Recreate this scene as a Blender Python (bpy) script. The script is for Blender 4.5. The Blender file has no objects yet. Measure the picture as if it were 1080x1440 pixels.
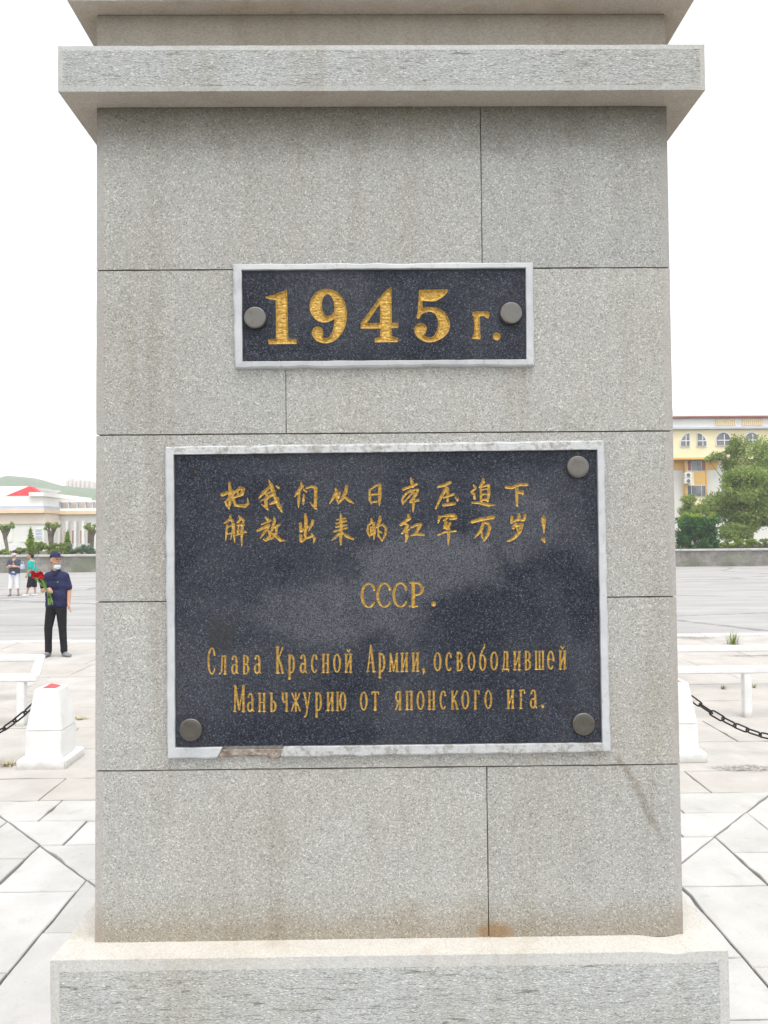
import bpy, bmesh, math, random
import numpy as np
from mathutils import Vector, Matrix, noise as mnoise

random.seed(7); RNG = np.random.default_rng(11)
scene = bpy.context.scene
R = math.radians

# ------------------------------------------------------------------ camera
F_PX, CW, CH = 1050.0, 1080, 1440
CAM = np.array([-0.0264, -1.9951, 2.03])
YAW, PITCH, ROLL = 0.0100, 0.0288, -0.0088
_fw = np.array([math.sin(YAW)*math.cos(PITCH), math.cos(YAW)*math.cos(PITCH), math.sin(PITCH)])
_r = np.array([math.cos(YAW), -math.sin(YAW), 0.0]); _u = np.cross(_r, _fw)
RT = _r*math.cos(ROLL) + _u*math.sin(ROLL); UP = -_r*math.sin(ROLL) + _u*math.cos(ROLL)
cam_data = bpy.data.cameras.new('camera'); cam = bpy.data.objects.new('camera', cam_data)
scene.collection.objects.link(cam); scene.camera = cam
m = Matrix.Identity(4)
for i in range(3):
    m[i][0], m[i][1], m[i][2], m[i][3] = RT[i], UP[i], -_fw[i], CAM[i]
cam.matrix_world = m
cam_data.sensor_fit = 'VERTICAL'; cam_data.sensor_height = 24.0
cam_data.lens = F_PX/CH*24.0
cam_data.clip_start = 0.05; cam_data.clip_end = 6000

# ------------------------------------------------------------------ sky, sun, exposure
SUN_EL, SUN_AZ = 72.0, 165.0          # veiled high sun on the camera's side
world = bpy.data.worlds.new('World'); scene.world = world; world.use_nodes = True
wn, wl = world.node_tree.nodes, world.node_tree.links
bg = wn['Background']
sky = wn.new('ShaderNodeTexSky'); sky.sky_type = 'NISHITA'; sky.sun_disc = False
sky.sun_elevation = R(SUN_EL); sky.sun_rotation = R(SUN_AZ)
sky.air_density = 1.0; sky.dust_density = 1.0; sky.ozone_density = 1.0
hsv = wn.new('ShaderNodeHueSaturation'); hsv.inputs['Saturation'].default_value = 0.12
wl.new(sky.outputs[0], hsv.inputs['Color']); wl.new(hsv.outputs[0], bg.inputs['Color'])
bg.inputs['Strength'].default_value = 0.15
sd = bpy.data.lights.new('sun', 'SUN'); sun = bpy.data.objects.new('sun', sd); scene.collection.objects.link(sun)
sd.energy = 1.5; sd.angle = R(40); sd.color = (1.0, 0.96, 0.90)
_d = Vector((math.sin(R(SUN_AZ))*math.cos(R(SUN_EL)), math.cos(R(SUN_AZ))*math.cos(R(SUN_EL)), math.sin(R(SUN_EL))))
sun.rotation_euler = _d.to_track_quat('Z', 'Y').to_euler(); sun.location = _d*60
vs = scene.view_settings
vs.view_transform = 'Standard'; vs.look = 'None'; vs.gamma = 1.0; vs.use_curve_mapping = False
vs.exposure = 1.25
scene.cycles.use_denoising = True
scene.cycles.max_bounces = 4; scene.cycles.diffuse_bounces = 3
scene.cycles.volume_bounces = 1

# ------------------------------------------------------------------ photo measurements -> places
def ray(px, py):
    return _fw + RT*(px-540)/F_PX + UP*(720-py)/F_PX
def ground(px, py, z=0.0):            # point of a level plane
    v = ray(px, py); t = (z-CAM[2])/v[2]; return CAM + t*v
def at(px, py, Y):                    # point of the upright plane y = Y
    v = ray(px, py); t = (Y-CAM[1])/v[1]; return CAM + t*v

# ------------------------------------------------------------------ helpers
COL = scene.collection
def tag(o, label=None, cat=None, group=None, kind=None):
    if label: o['label'] = label
    if cat: o['category'] = cat
    if group: o['group'] = group
    if kind: o['kind'] = kind
    return o
def link(name, me, mats, parent=None):
    o = bpy.data.objects.new(name, me)
    if mats is not None:
        for mt in (mats if isinstance(mats, (list, tuple)) else [mats]): me.materials.append(mt)
    COL.objects.link(o)
    if parent is not None: o.parent = parent
    return o
def empty(name, loc=(0, 0, 0)):
    o = bpy.data.objects.new(name, None); COL.objects.link(o); o.location = loc
    o.empty_display_size = 0.1
    return o
def mesh_of(name, verts, faces, mats, parent=None, smooth=False, midx=None):
    me = bpy.data.meshes.new(name)
    me.from_pydata([tuple(map(float, v)) for v in verts], [], [tuple(map(int, f)) for f in faces])
    if midx is not None: me.polygons.foreach_set('material_index', np.array(midx, dtype=np.int32))
    if smooth: me.polygons.foreach_set('use_smooth', np.ones(len(me.polygons), dtype=bool))
    me.update()
    return link(name, me, mats, parent)
def from_bm(name, bm, mats, parent=None, smooth=False):
    bmesh.ops.recalc_face_normals(bm, faces=bm.faces)
    me = bpy.data.meshes.new(name); bm.to_mesh(me); bm.free()
    if smooth: me.polygons.foreach_set('use_smooth', np.ones(len(me.polygons), dtype=bool))
    return link(name, me, mats, parent)
def bm_box(bm, x0, x1, y0, y1, z0, z1, bev=0.0, seg=1):
    b = bmesh.new()
    bmesh.ops.create_cube(b, size=1.0)
    for v in b.verts:
        v.co = Vector(((x0+x1)/2+v.co.x*(x1-x0), (y0+y1)/2+v.co.y*(y1-y0), (z0+z1)/2+v.co.z*(z1-z0)))
    if bev > 0: bmesh.ops.bevel(b, geom=b.edges[:], offset=bev, segments=seg, affect='EDGES')
    me = bpy.data.meshes.new('tmp'); b.to_mesh(me); b.free(); bm.from_mesh(me); bpy.data.meshes.remove(me)
def box(name, x0, x1, y0, y1, z0, z1, mats, parent=None, bev=0.0, seg=1):
    bm = bmesh.new(); bm_box(bm, x0, x1, y0, y1, z0, z1, bev, seg)
    return from_bm(name, bm, mats, parent)
def bm_tube(bm, pts, radii, n=8, cap=True):
    rings = []
    pts = [Vector(p) for p in pts]
    for i, p in enumerate(pts):
        t = (pts[min(i+1, len(pts)-1)] - pts[max(i-1, 0)]).normalized()
        a = t.orthogonal().normalized() if i == 0 else (ref - t*ref.dot(t)).normalized()
        ref = a; b = t.cross(a)
        rings.append([bm.verts.new(p + (a*math.cos(2*math.pi*k/n) + b*math.sin(2*math.pi*k/n))*radii[i]) for k in range(n)])
    for i in range(len(rings)-1):
        for k in range(n):
            bm.faces.new((rings[i][k], rings[i][(k+1) % n], rings[i+1][(k+1) % n], rings[i+1][k]))
    if cap:
        bm.faces.new(rings[0][::-1]); bm.faces.new(rings[-1])
def prism(name, poly, y0, y1, mats, parent=None):
    """poly: list of (x, z) in an upright plane, pushed from y0 to y1"""
    n = len(poly)
    v = [(x, y0, z) for x, z in poly] + [(x, y1, z) for x, z in poly]
    f = [list(range(n)), list(range(2*n-1, n-1, -1))] + [[(i+1) % n, i, n+i, n+(i+1) % n] for i in range(n)]
    bm = bmesh.new(); vv = [bm.verts.new(p) for p in v]
    for q in f: bm.faces.new([vv[i] for i in q])
    return from_bm(name, bm, mats, parent)

# ------------------------------------------------------------------ materials
class NT:
    def __init__(self, name):
        self.m = bpy.data.materials.new(name); self.m.use_nodes = True
        self.t = self.m.node_tree; self.n = self.t.nodes; self.b = self.n['Principled BSDF']
    def node(self, typ, **kw):
        nd = self.n.new(typ)
        for k, v in kw.items():
            if k in nd.inputs: self.set(nd.inputs[k], v)
            else: setattr(nd, k, v)
        return nd
    def set(self, sock, v):
        if isinstance(v, bpy.types.NodeSocket): self.t.links.new(v, sock)
        else: sock.default_value = v
    def pos(self, scale=None, obj=False):
        if obj: o = self.node('ShaderNodeTexCoord').outputs['Object']
        else: o = self.node('ShaderNodeNewGeometry').outputs['Position']
        if scale is not None:
            mp = self.node('ShaderNodeMapping'); mp.inputs['Scale'].default_value = scale
            self.t.links.new(o, mp.inputs['Vector']); o = mp.outputs[0]
        return o
    def noise(self, vec, scale, detail=4, rough=0.55, dist=0.0):
        nd = self.node('ShaderNodeTexNoise'); self.set(nd.inputs['Vector'], vec)
        nd.inputs['Scale'].default_value = scale; nd.inputs['Detail'].default_value = detail
        nd.inputs['Roughness'].default_value = rough; nd.inputs['Distortion'].default_value = dist
        return nd.outputs['Fac']
    def voro(self, vec, scale, feature='F1', out='Color', rnd=1.0):
        nd = self.node('ShaderNodeTexVoronoi'); nd.feature = feature; self.set(nd.inputs['Vector'], vec)
        nd.inputs['Scale'].default_value = scale; nd.inputs['Randomness'].default_value = rnd
        return nd.outputs[out]
    def ramp(self, fac, stops, interp='LINEAR'):
        nd = self.node('ShaderNodeValToRGB'); self.set(nd.inputs[0], fac)
        cr = nd.color_ramp; cr.interpolation = interp
        while len(cr.elements) < len(stops): cr.elements.new(0.5)
        for e, (p, c) in zip(cr.elements, stops):
            e.position = p; e.color = (c, c, c, 1) if isinstance(c, (int, float)) else (*c, 1)
        return nd.outputs[0]
    def mix(self, fac, a, b, mode='MIX'):
        nd = self.node('ShaderNodeMix'); nd.data_type = 'RGBA'; nd.blend_type = mode
        self.set(nd.inputs[0], fac)
        for s, v in ((nd.inputs[6], a), (nd.inputs[7], b)):
            if isinstance(v, tuple) and len(v) == 3: v = (*v, 1)
            self.set(s, v)
        return nd.outputs[2]
    def math(self, op, a, b=0.0, c=None, clamp=False):
        nd = self.node('ShaderNodeMath'); nd.operation = op; nd.use_clamp = clamp
        self.set(nd.inputs[0], a); self.set(nd.inputs[1], b)
        if c is not None: self.set(nd.inputs[2], c)
        return nd.outputs[0]
    def sep(self, vec):
        nd = self.node('ShaderNodeSeparateXYZ'); self.set(nd.inputs[0], vec); return nd.outputs
    def rng(self, v, a, b, c=0.0, d=1.0):
        nd = self.node('ShaderNodeMapRange'); nd.interpolation_type = 'SMOOTHSTEP'
        self.set(nd.inputs[0], v)
        for i, x in enumerate((a, b, c, d)): nd.inputs[i+1].default_value = x
        return nd.outputs[0]
    def bump(self, h, strength=0.5, dist=0.002, prev=None):
        nd = self.node('ShaderNodeBump'); nd.inputs['Strength'].default_value = strength
        nd.inputs['Distance'].default_value = dist; self.set(nd.inputs['Height'], h)
        if prev is not None: self.set(nd.inputs['Normal'], prev)
        return nd.outputs[0]
    def done(self, col, rough=0.8, normal=None, metal=0.0, spec=None):
        self.set(self.b.inputs['Base Color'], (*col, 1) if isinstance(col, tuple) and len(col) == 3 else col)
        self.set(self.b.inputs['Roughness'], rough); self.set(self.b.inputs['Metallic'], metal)
        if spec is not None: self.b.inputs['Specular IOR Level'].default_value = spec
        if normal is not None: self.set(self.b.inputs['Normal'], normal)
        return self.m

def blot(N, p, cx, cz, rx, rz, warp=0.6):
    """soft irregular patch on an upright face, centred at a real place"""
    if not hasattr(N, 'bw'): N.bw = N.noise(p, 9.0, 3, 0.6); N.bs = N.sep(p)
    s = N.bs; w = N.bw
    dx = N.math('DIVIDE', N.math('SUBTRACT', s[0], cx), rx); dz = N.math('DIVIDE', N.math('SUBTRACT', s[2], cz), rz)
    r2 = N.math('SQRT', N.math('ADD', N.math('MULTIPLY', dx, dx), N.math('MULTIPLY', dz, dz)))
    r2 = N.math('ADD', r2, N.math('MULTIPLY', N.math('SUBTRACT', w, 0.5), warp*2))
    return N.rng(r2, 1.15, 0.55)

Z0, CRS = 2.7443, 0.44487             # first joint, course height
Z_PL = Z0 - 4*CRS                     # top of the plinth
def mat_stone(name, tint=(1.045, 1.05, 1.012), stretch=(1, 1, 1), bump=0.9, dark=0.0, stains_shade=True, smooth=False, crev=False):
    N = NT(name); p = N.pos()
    ps = N.pos(stretch)
    sp = N.sep(N.voro(ps, 340.0))[0]
    fine = N.noise(ps, 420.0, 3, 0.7)
    g = N.ramp(sp, [(0.0, .175), (.15, .268), (.5, .316), (.85, .352), (1.0, .51)])
    if smooth: g = N.ramp(sp, [(0.0, .29), (.5, .33), (1.0, .38)])
    c = N.mix(N.math('MULTIPLY', N.math('SUBTRACT', fine, 0.5), 1.0), g, (.16, .16, .15))
    c = N.mix(N.math('MULTIPLY', N.math('SUBTRACT', 0.5, fine), .9), c, (.62, .62, .60))
    pit = N.rng(N.noise(ps, 60.0, 3, 0.75), .63, .72)
    c = N.mix(N.math('MULTIPLY', pit, .35), c, (.16, .15, .13))
    big = N.noise(p, 1.7, 3, 0.6)
    c = N.mix(N.rng(big, .42, .70, 0, .35), c, N.mix(1.0, c, (.86, .80, .70), 'MULTIPLY'))
    strk = N.noise(N.pos((9, 9, 0.7)), 1.0, 3, 0.65)
    c = N.mix(N.rng(strk, .48, .74, 0, .45), c, N.mix(1.0, c, (.76, .71, .63), 'MULTIPLY'))
    pale = N.noise(N.pos((3, 3, 1.2)), 2.1, 3, 0.6)
    c = N.mix(N.rng(pale, .52, .75, 0, .30), c, N.mix(1.0, c, (1.25, 1.25, 1.25), 'MULTIPLY'))
    if stains_shade:
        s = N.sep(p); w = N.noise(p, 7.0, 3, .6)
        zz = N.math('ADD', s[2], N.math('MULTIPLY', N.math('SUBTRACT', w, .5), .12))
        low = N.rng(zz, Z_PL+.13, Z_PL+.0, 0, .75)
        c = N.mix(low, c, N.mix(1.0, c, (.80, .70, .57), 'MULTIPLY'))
        hi = N.rng(zz, 3.02, 3.17, 0, .95)  # grime under the ledge, with its soft shade painted into the colour
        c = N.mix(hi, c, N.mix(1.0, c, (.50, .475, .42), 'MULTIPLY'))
        rust = blot(N, p, at(697, 1306, 0)[0], Z_PL+.012, .055, .03)
        c = N.mix(N.math('MULTIPLY', rust, .7), c, (.22, .12, .045))
        # slanting run-off mark below the big plaque's corner
        a, b = at(868, 1062, 0), at(945, 1200, 0)
        ux, uz = b[0]-a[0], b[2]-a[2]; L = math.hypot(ux, uz); ux /= L; uz /= L
        dx = N.math('SUBTRACT', s[0], a[0]); dz = N.math('SUBTRACT', s[2], a[2])
        al = N.math('ADD', N.math('MULTIPLY', dx, ux), N.math('MULTIPLY', dz, uz))
        ac = N.math('ABSOLUTE', N.math('ADD', N.math('ADD', N.math('MULTIPLY', dx, -uz), N.math('MULTIPLY', dz, ux)), N.math('MULTIPLY', N.math('SUBTRACT', w, .5), .07)))
        mk = N.math('MULTIPLY', N.rng(ac, .016, .002), N.math('MULTIPLY', N.rng(al, -.01, .02), N.rng(al, L+.05, L*.5)))
        c = N.mix(N.math('MULTIPLY', mk, .5), c, N.mix(1.0, c, (.55, .48, .38), 'MULTIPLY'))
    oi = N.node('ShaderNodeObjectInfo').outputs['Random']
    c = N.mix(oi, N.mix(1.0, c, (.95, .955, .96), 'MULTIPLY'), N.mix(1.0, c, (1.05, 1.04, 1.02), 'MULTIPLY'))
    cv = None
    if crev:
        cv = N.rng(N.noise(N.pos((16, 16, 150)), 1.0, 4, .75, .6), .56, .66)
        c = N.mix(N.math('MULTIPLY', cv, .75), c, (.10, .095, .085))
        lg = N.rng(N.noise(N.pos((5, 5, 9)), 1.0, 4, .7), .5, .72, 0, .35); c = N.mix(lg, c, N.mix(1.0, c, (.78, .73, .64), 'MULTIPLY'))
    c = N.mix(1.0, c, tint, 'MULTIPLY')
    h = N.math('ADD', N.math('MULTIPLY', N.noise(ps, 170.0, 2, .7), .7), N.math('MULTIPLY', sp, .4))
    nb = N.bump(h, bump if not smooth else .25, .0022)
    if cv is not None: nb = N.bump(cv, -.8, .004, nb)
    nb = N.bump(N.noise(ps, 26.0, 2, .6), .35, .004, nb)
    return N.done(c, 0.88, nb, spec=.25)
M = {}
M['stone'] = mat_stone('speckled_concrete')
M['stone_margin'] = mat_stone('smooth_concrete_margin', tint=(.98, .96, .93), smooth=True)
M['ledge'] = mat_stone('tooled_concrete', stretch=(.6, .8, 1.8), bump=1.2, crev=True, stains_shade=False, tint=(1.2, 1.23, 1.22))
M['ledge_margin'] = mat_stone('tooled_margin', stains_shade=False, smooth=True, tint=(1.22, 1.22, 1.19))
M['neck'] = mat_stone('grimy_concrete', stretch=(.6, .6, 1), stains_shade=False, smooth=True, tint=(.78, .72, .63))
M['underside_tone'] = mat_stone('underside_shading', stains_shade=False, smooth=True, tint=(1.32, 1.2, 1.08))  # brownish grime tint with the underside's light and shade put into the colour
M['pale_layer'] = mat_stone('skylit_top', stains_shade=False, smooth=True, tint=(1.36, 1.31, 1.23))  # cleaner, paler tops with sky light painted into the colour
N = NT('joint_mortar'); p = N.pos(); M['mortar'] = N.done(N.ramp(N.noise(p, 90, 4), [(.3, (.07, .06, .052)), (.7, (.17, .145, .12))]), .95)

def mat_granite():
    N = NT('dark_granite'); p = N.pos()
    v = N.sep(N.voro(p, 400.0))[0]
    g = N.ramp(v, [(0.0, (.007, .009, .014)), (.40, (.015, .0175, .026)), (.72, (.028, .032, .044)), (.92, (.050, .057, .078)), (1.0, (.115, .122, .145))])
    g = N.mix(N.math('MULTIPLY', N.noise(p, 520, 2, .8), .5), g, N.mix(1.0, g, (.55, .55, .6), 'MULTIPLY'))
    pale_layer = N.mix(N.ramp(N.noise(p, 300, 3, .8), [(.38, 0.0), (.72, .75)]), g, (.18, .186, .203))  # pale dust film over the granite
    cloud = N.rng(N.noise(p, 2.6, 4, .62, .4), .36, .70, .0, .55)
    for bx, by, rx, rz, am in ((600, 790, .22, .10, .9), (480, 860, .25, .10, .6), (725, 740, .14, .10, .55), (540, 830, .1, .05, .4)):
        q = at(bx, by, 0); cloud = N.math('ADD', cloud, N.math('MULTIPLY', blot(N, p, q[0], q[2], rx, rz), am), clamp=True)
    for bx, by, rx, rz, am in ((818, 840, .06, .12, 1.0), (785, 795, .07, .05, .9), (835, 700, .04, .12, .7), (500, 1032, .11, .028, .95), (700, 650, .30, .03, .5), (770, 640, .2, .03, .5), (400, 490, .13, .022, .8), (300, 640, .2, .02, .4), (240, 1040, .03, .03, .5)):
        q = at(bx, by, 0); cloud = N.math('MULTIPLY', cloud, N.math('SUBTRACT', 1.0, N.math('MULTIPLY', blot(N, p, q[0], q[2], rx, rz), am)))
    c = N.mix(cloud, g, pale_layer)
    q = at(313, 893, 0); c = N.mix(N.math('MULTIPLY', blot(N, p, q[0], q[2], .045, .05), .5), c, (.030, .029, .025))
    scr = N.rng(N.noise(N.pos((5, 5, 60)), 4, 3, .8), .74, .78, 0, .12)
    c = N.mix(scr, c, (.3, .31, .33))
    nb = N.bump(N.noise(p, 380, 3, .7), .25, .0008)
    return N.done(c, .62, nb, spec=.16)
M['granite'] = mat_granite()
N = NT('gilding'); p = N.pos()
c = N.ramp(N.noise(p, 130, 5, .7), [(.25, (.17, .085, .014)), (.5, (.38, .225, .036)), (.75, (.66, .45, .115))])
hb = N.noise(N.pos((.35, 1, 1)), 190, 3, .6)
M['gold'] = N.done(c, .42, N.bump(hb, .9, .006), metal=.4, spec=.5)
N = NT('frame_paint'); p = N.pos()
crk = N.rng(N.noise(N.pos((1, 1, .6)), 55, 6, .75), .56, .64)
c = N.mix(N.math('MULTIPLY', crk, .55), N.ramp(N.noise(p, 12, 5), [(.3, (.38, .395, .415)), (.7, (.47, .48, .495))]), (.30, .28, .25))
M['paint'] = N.done(c, .7, N.bump(N.noise(p, 60, 5, .7), .5, .003))
N = NT('worn_frame_paint'); p = N.pos()
crk = N.rng(N.noise(p, 40, 6, .8), .46, .60)
c = N.mix(N.math('MULTIPLY', crk, .85), (.44, .45, .46), N.ramp(N.noise(p, 90, 4), [(.3, (.17, .16, .14)), (.7, (.34, .325, .295))]))
M['paint_worn'] = N.done(c, .85, N.bump(N.noise(p, 70, 5, .75), .9, .004))
N = NT('brushed_steel'); po = N.pos(obj=True); s = N.sep(po)
rad = N.math('SQRT', N.math('ADD', N.math('MULTIPLY', s[0], s[0]), N.math('MULTIPLY', s[2], s[2])))
ang = N.math('ARCTAN2', s[2], s[0])
ringn = N.node('ShaderNodeTexNoise'); ringn.noise_dimensions = '1D'; N.set(ringn.inputs['W'], N.math('MULTIPLY', rad, 900.0)); ringn.inputs['Detail'].default_value = 3
c = N.mix(ringn.outputs['Fac'], (.08, .076, .07), (.21, .20, .185))
c = N.mix(N.rng(N.noise(N.pos(), 55, 5, .7), .50, .72, 0, .7), c, (.12, .085, .055))
N.b.inputs['Anisotropic'].default_value = .7
M['steel'] = N.done(c, .42, N.bump(ringn.outputs['Fac'], .25, .0006), metal=.85)

def mat_simple(name, a, b, scale=6.0, rough=.8, bump=0.0, bdist=.01, obj=False, spec=.3, metal=0.0, detail=5):
    N = NT(name); p = N.pos(obj=obj)
    n = N.noise(p, scale, detail, .6)
    return N.done(N.ramp(n, [(.3, a), (.7, b)]), rough, N.bump(N.noise(p, scale*4, 4, .6), bump, bdist) if bump else None, spec=spec, metal=metal)

# paving
N = NT('white_paving'); p = N.pos(); oi = N.node('ShaderNodeObjectInfo').outputs['Random']
c = N.ramp(N.noise(p, 3.0, 6, .6), [(.3, (.40, .396, .385)), (.7, (.50, .495, .485))])
c = N.mix(N.rng(N.noise(p, 75, 4, .8), .58, .72, 0, .6), c, (.20, .19, .175))
c = N.mix(N.math('MULTIPLY', oi, .55), c, N.mix(1.0, c, (.78, .77, .74), 'MULTIPLY'))
c = N.mix(N.rng(N.noise(p, 5.5, 5, .7), .55, .75, 0, .5), c, N.mix(1.0, c, (.72, .69, .64), 'MULTIPLY'))
M['paving'] = N.done(c, .85, N.bump(N.noise(p, 60, 5, .7), .45, .004), spec=.2)
N = NT('beige_paving'); p = N.pos(); oi = N.node('ShaderNodeObjectInfo').outputs['Random']
c = N.ramp(N.noise(p, 2.0, 6, .65), [(.3, (.34, .325, .305)), (.7, (.45, .435, .413))])
c = N.mix(N.rng(N.noise(N.pos((1, 1.8, 1)), 30, 5, .8), .60, .72, 0, .7), c, (.25, .22, .19))
c = N.mix(N.math('MULTIPLY', oi, .3), c, (.36, .325, .29))
for gx, gy, rx, ry in ((1046, 1080, .34, .10), (1062, 922, .7, .10), (975, 897, .5, .25)):
    g0 = ground(gx, gy); s = N.sep(p)
    dx = N.math('DIVIDE', N.math('SUBTRACT', s[0], float(g0[0])), rx); dy = N.math('DIVIDE', N.math('SUBTRACT', s[1], float(g0[1])), ry)
    rr = N.math('SQRT', N.math('ADD', N.math('MULTIPLY', dx, dx), N.math('MULTIPLY', dy, dy)))
    rr = N.math('ADD', rr, N.math('MULTIPLY', N.math('SUBTRACT', N.noise(p, 4, 5, .7), .5), 1.6))
    k = N.math('MULTIPLY', N.rng(rr, 1.1, .5), N.rng(N.noise(p, 26, 5, .8), .40, .56))
    c = N.mix(N.math('MULTIPLY', k, .9), c, (.14, .13, .115))
M['plaza'] = N.done(c, .9, N.bump(N.noise(p, 40, 5, .75), .6, .006), spec=.15)
N = NT('asphalt_sunbleached'); p = N.pos(); s = N.sep(p)
c = N.ramp(N.noise(N.pos((.25, 1, 1)), 1.1, 6, .65), [(.3, (.275, .27, .265)), (.7, (.365, .36, .353))])
c = N.mix(N.rng(N.noise(N.pos((.1, 1.2, 1)), 1.6, 4, .7), .62, .72, 0, .45), c, (.20, .20, .20))
ck = N.rng(N.math('ADD', N.voro(N.pos((.10, .16, 1)), 1.0, 'DISTANCE_TO_EDGE', 'Distance'), N.math('MULTIPLY', N.math('SUBTRACT', N.noise(p, 1.5, 4, .7), .5), .06)), .014, .003)
c = N.mix(N.math('MULTIPLY', ck, .6), c, (.12, .115, .11))
pt = N.rng(N.noise(N.pos((.16, .5, 1)), 1.0, 3, .5), .56, .60, 0, .30); c = N.mix(pt, c, (.23, .225, .22))
gut = N.rng(N.math('ADD', s[1], N.math('MULTIPLY', N.noise(p, 1.3, 4), .5)), 13.55, 13.1, 0, .8)
c = N.mix(gut, c, (.10, .095, .09))
M['asphalt'] = N.done(c, .9, N.bump(N.noise(p, 30, 4, .7), .5, .01), spec=.15)
M['soil'] = mat_simple('soil', (.06, .07, .03), (.12, .12, .06), 3, .95, .5, .03)
M['joint_dirt'] = mat_simple('joint_dirt', (.13, .125, .11), (.32, .30, .27), 8, .95)
M['kerb'] = mat_simple('kerb_concrete', (.40, .39, .38), (.52, .51, .50), 3, .85, .4, .01)

# ------------------------------------------------------------------ ground
mesh_of('ground', [(-900, -60, -.12), (900, -60, -.12), (900, 1500, -.12), (-900, 1500, -.12)], [(0, 1, 2, 3)], M['soil'])
bpy.data.objects['ground']['kind'] = 'structure'
o = mesh_of('road', [(-120, 12.6, -.10), (120, 12.6, -.10), (120, 43.2, -.10), (-120, 43.2, -.10)], [(0, 1, 2, 3)], M['asphalt']); tag(o, kind='structure')
KERB_Y = 12.72
pl = box('plaza', -30, 30, -14, KERB_Y+.0, -.3, -.022, M['joint_dirt']); tag(pl, kind='structure')

def slab_poly(name, poly, mat, parent, z1=0.0, z0=-.06, inset=.006, jit=.0025, bev=.005, chamfer=None):
    """a paving piece from its outline, its edges eased and slightly uneven"""
    P = np.array(poly, float); n = len(P); out = []
    ctr = P.mean(0)
    for i in range(n):
        a, b, c = P[i-1], P[i], P[(i+1) % n]
        e1 = (b-a)/np.linalg.norm(b-a); e2 = (c-b)/np.linalg.norm(c-b)
        n1 = np.array([-e1[1], e1[0]]); n2 = np.array([-e2[1], e2[0]])
        q = (n1+n2)/(1+n1@n2); out.append(b+q*inset)
    pts = []
    for i in range(n):
        a, b = out[i], out[(i+1) % n]; L = np.linalg.norm(b-a); k = max(1, int(L/.09))
        e = (b-a)/L; nn = np.array([-e[1], e[0]])
        for j in range(k):
            pts.append(a+(b-a)*j/k + (nn*(random.uniform(-jit*.4, jit)+(random.random() < .12)*random.uniform(0, .014)) if j else 0))
    bm = bmesh.new(); dz = random.uniform(-.003, .003)
    top = []; mid = []; bot = []
    for q in pts:
        d = ctr-q; d = d/np.linalg.norm(d)
        top.append(bm.verts.new((*(q+d*bev), z1+dz))); mid.append(bm.verts.new((*q, z1+dz-bev))); bot.append(bm.verts.new((*q, z0)))
    k = len(pts); bm.faces.new(top)
    for i in range(k):
        j = (i+1) % k
        bm.faces.new((mid[i], mid[j], top[j], top[i])); bm.faces.new((bot[i], bot[j], mid[j], mid[i]))
    return from_bm(name, bm, mat, parent)

# slab rings round the monument, mitred at the corners
CX, CY = -.03, .77
RINGS = [.86, 1.30, 1.73, 2.23, 2.645, 3.06]
cuts = {  # measured cross joints, as offsets along each side
    ('W', 2): [1.59], ('W', 1): [1.14], ('W', 3): [2.03], ('W', 4): [2.2],
    ('E', 2): [1.55], ('E', 1): [.83, .38], ('E', 3): [1.98], ('E', 4): [2.3],
    ('N', 4): [-2.43, -1.9, -1.3, .1, 1.5, 2.2], ('N', 3): [-2.08, -1.5, -.9, .4, 1.6, 2.02], ('N', 2): [-1.3, 0, 1.2], ('N', 1): [-.7, .6], ('N', 0): [-.3]}
for k in range(5):
    a, b = RINGS[k], RINGS[k+1]
    for side in 'NESW':
        cs = list(cuts.get((side, k), []))
        if side in 'WE':
            lo = (cs and min(cs)) or 1.0
            t = lo - .8
            while t > -a+.3: cs.append(t); t -= .8+.11*((k*3) % 4)
        elif side == 'S':
            cs = [t for t in np.arange(-2.2+.17*k, 2.6, 1.05)]
        cs = sorted(c_ for c_ in cs if -b+.08 < c_ < b-.08)
        ed = [None]+cs+[None]
        for i in range(len(ed)-1):
            l, r = ed[i], ed[i+1]
            P = []
            for rr, order in ((a, 1), (b, -1)):
                x0 = -rr if l is None else l; x1 = rr if r is None else r
                x0 = max(-rr, min(rr, x0)); x1 = max(-rr, min(rr, x1))
                seg = [(x0, rr), (x1, rr)]
                P += seg if order == 1 else seg[::-1]
            P2 = []
            for x, y in P:
                if side == 'N': q = (CX+x, CY+y)
                elif side == 'S': q = (CX-x, CY-y)
                elif side == 'E': q = (CX+y, CY+x)
                else: q = (CX-y, CY+x)
                if not P2 or np.hypot(q[0]-P2[-1][0], q[1]-P2[-1][1]) > .02: P2.append(q)
            A = sum(P2[i_-1][0]*P2[i_][1]-P2[i_][0]*P2[i_-1][1] for i_ in range(len(P2)))
            if A < 0: P2 = P2[::-1]
            if len(P2) >= 3 and abs(A) > .02: slab_poly('paving_slab', P2, M['paving'], pl, inset=random.uniform(.0035, .006), jit=.0035, bev=.005)
# plaza strips beyond the rings
rowY = [3.83, 4.36, 5.22, 6.02, 6.95, 7.9, 8.9, 9.95, 11.1, KERB_Y-.32]
for i in range(len(rowY)-1):
    x = -9.0 + random.uniform(-1, 0); y0, y1 = rowY[i], rowY[i+1]
    lim = 9.5
    while x < lim:
        w = random.uniform(1.9, 3.0)
        slab_poly('plaza_slab', [(x, y0), (x+w, y0), (x+w, y1), (x, y1)], M['plaza'], pl, inset=.005, jit=.004)
        x += w
for sx in (-1, 1):                     # strips beside the rings
    for j, (y0, y1) in enumerate(((-2.3, -.9), (-.9, .5), (.5, 1.7), (1.7, 2.8), (2.8, 3.83))):
        for x0, x1 in ((3.06, 4.4), (4.4, 6.0)):
            a_, b_ = sorted((CX+sx*x0, CX+sx*x1)); slab_poly('plaza_slab', [(a_, y0), (b_, y0), (b_, y1), (a_, y1)], M['plaza'], pl)
x = -13.0
kb = []
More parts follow.
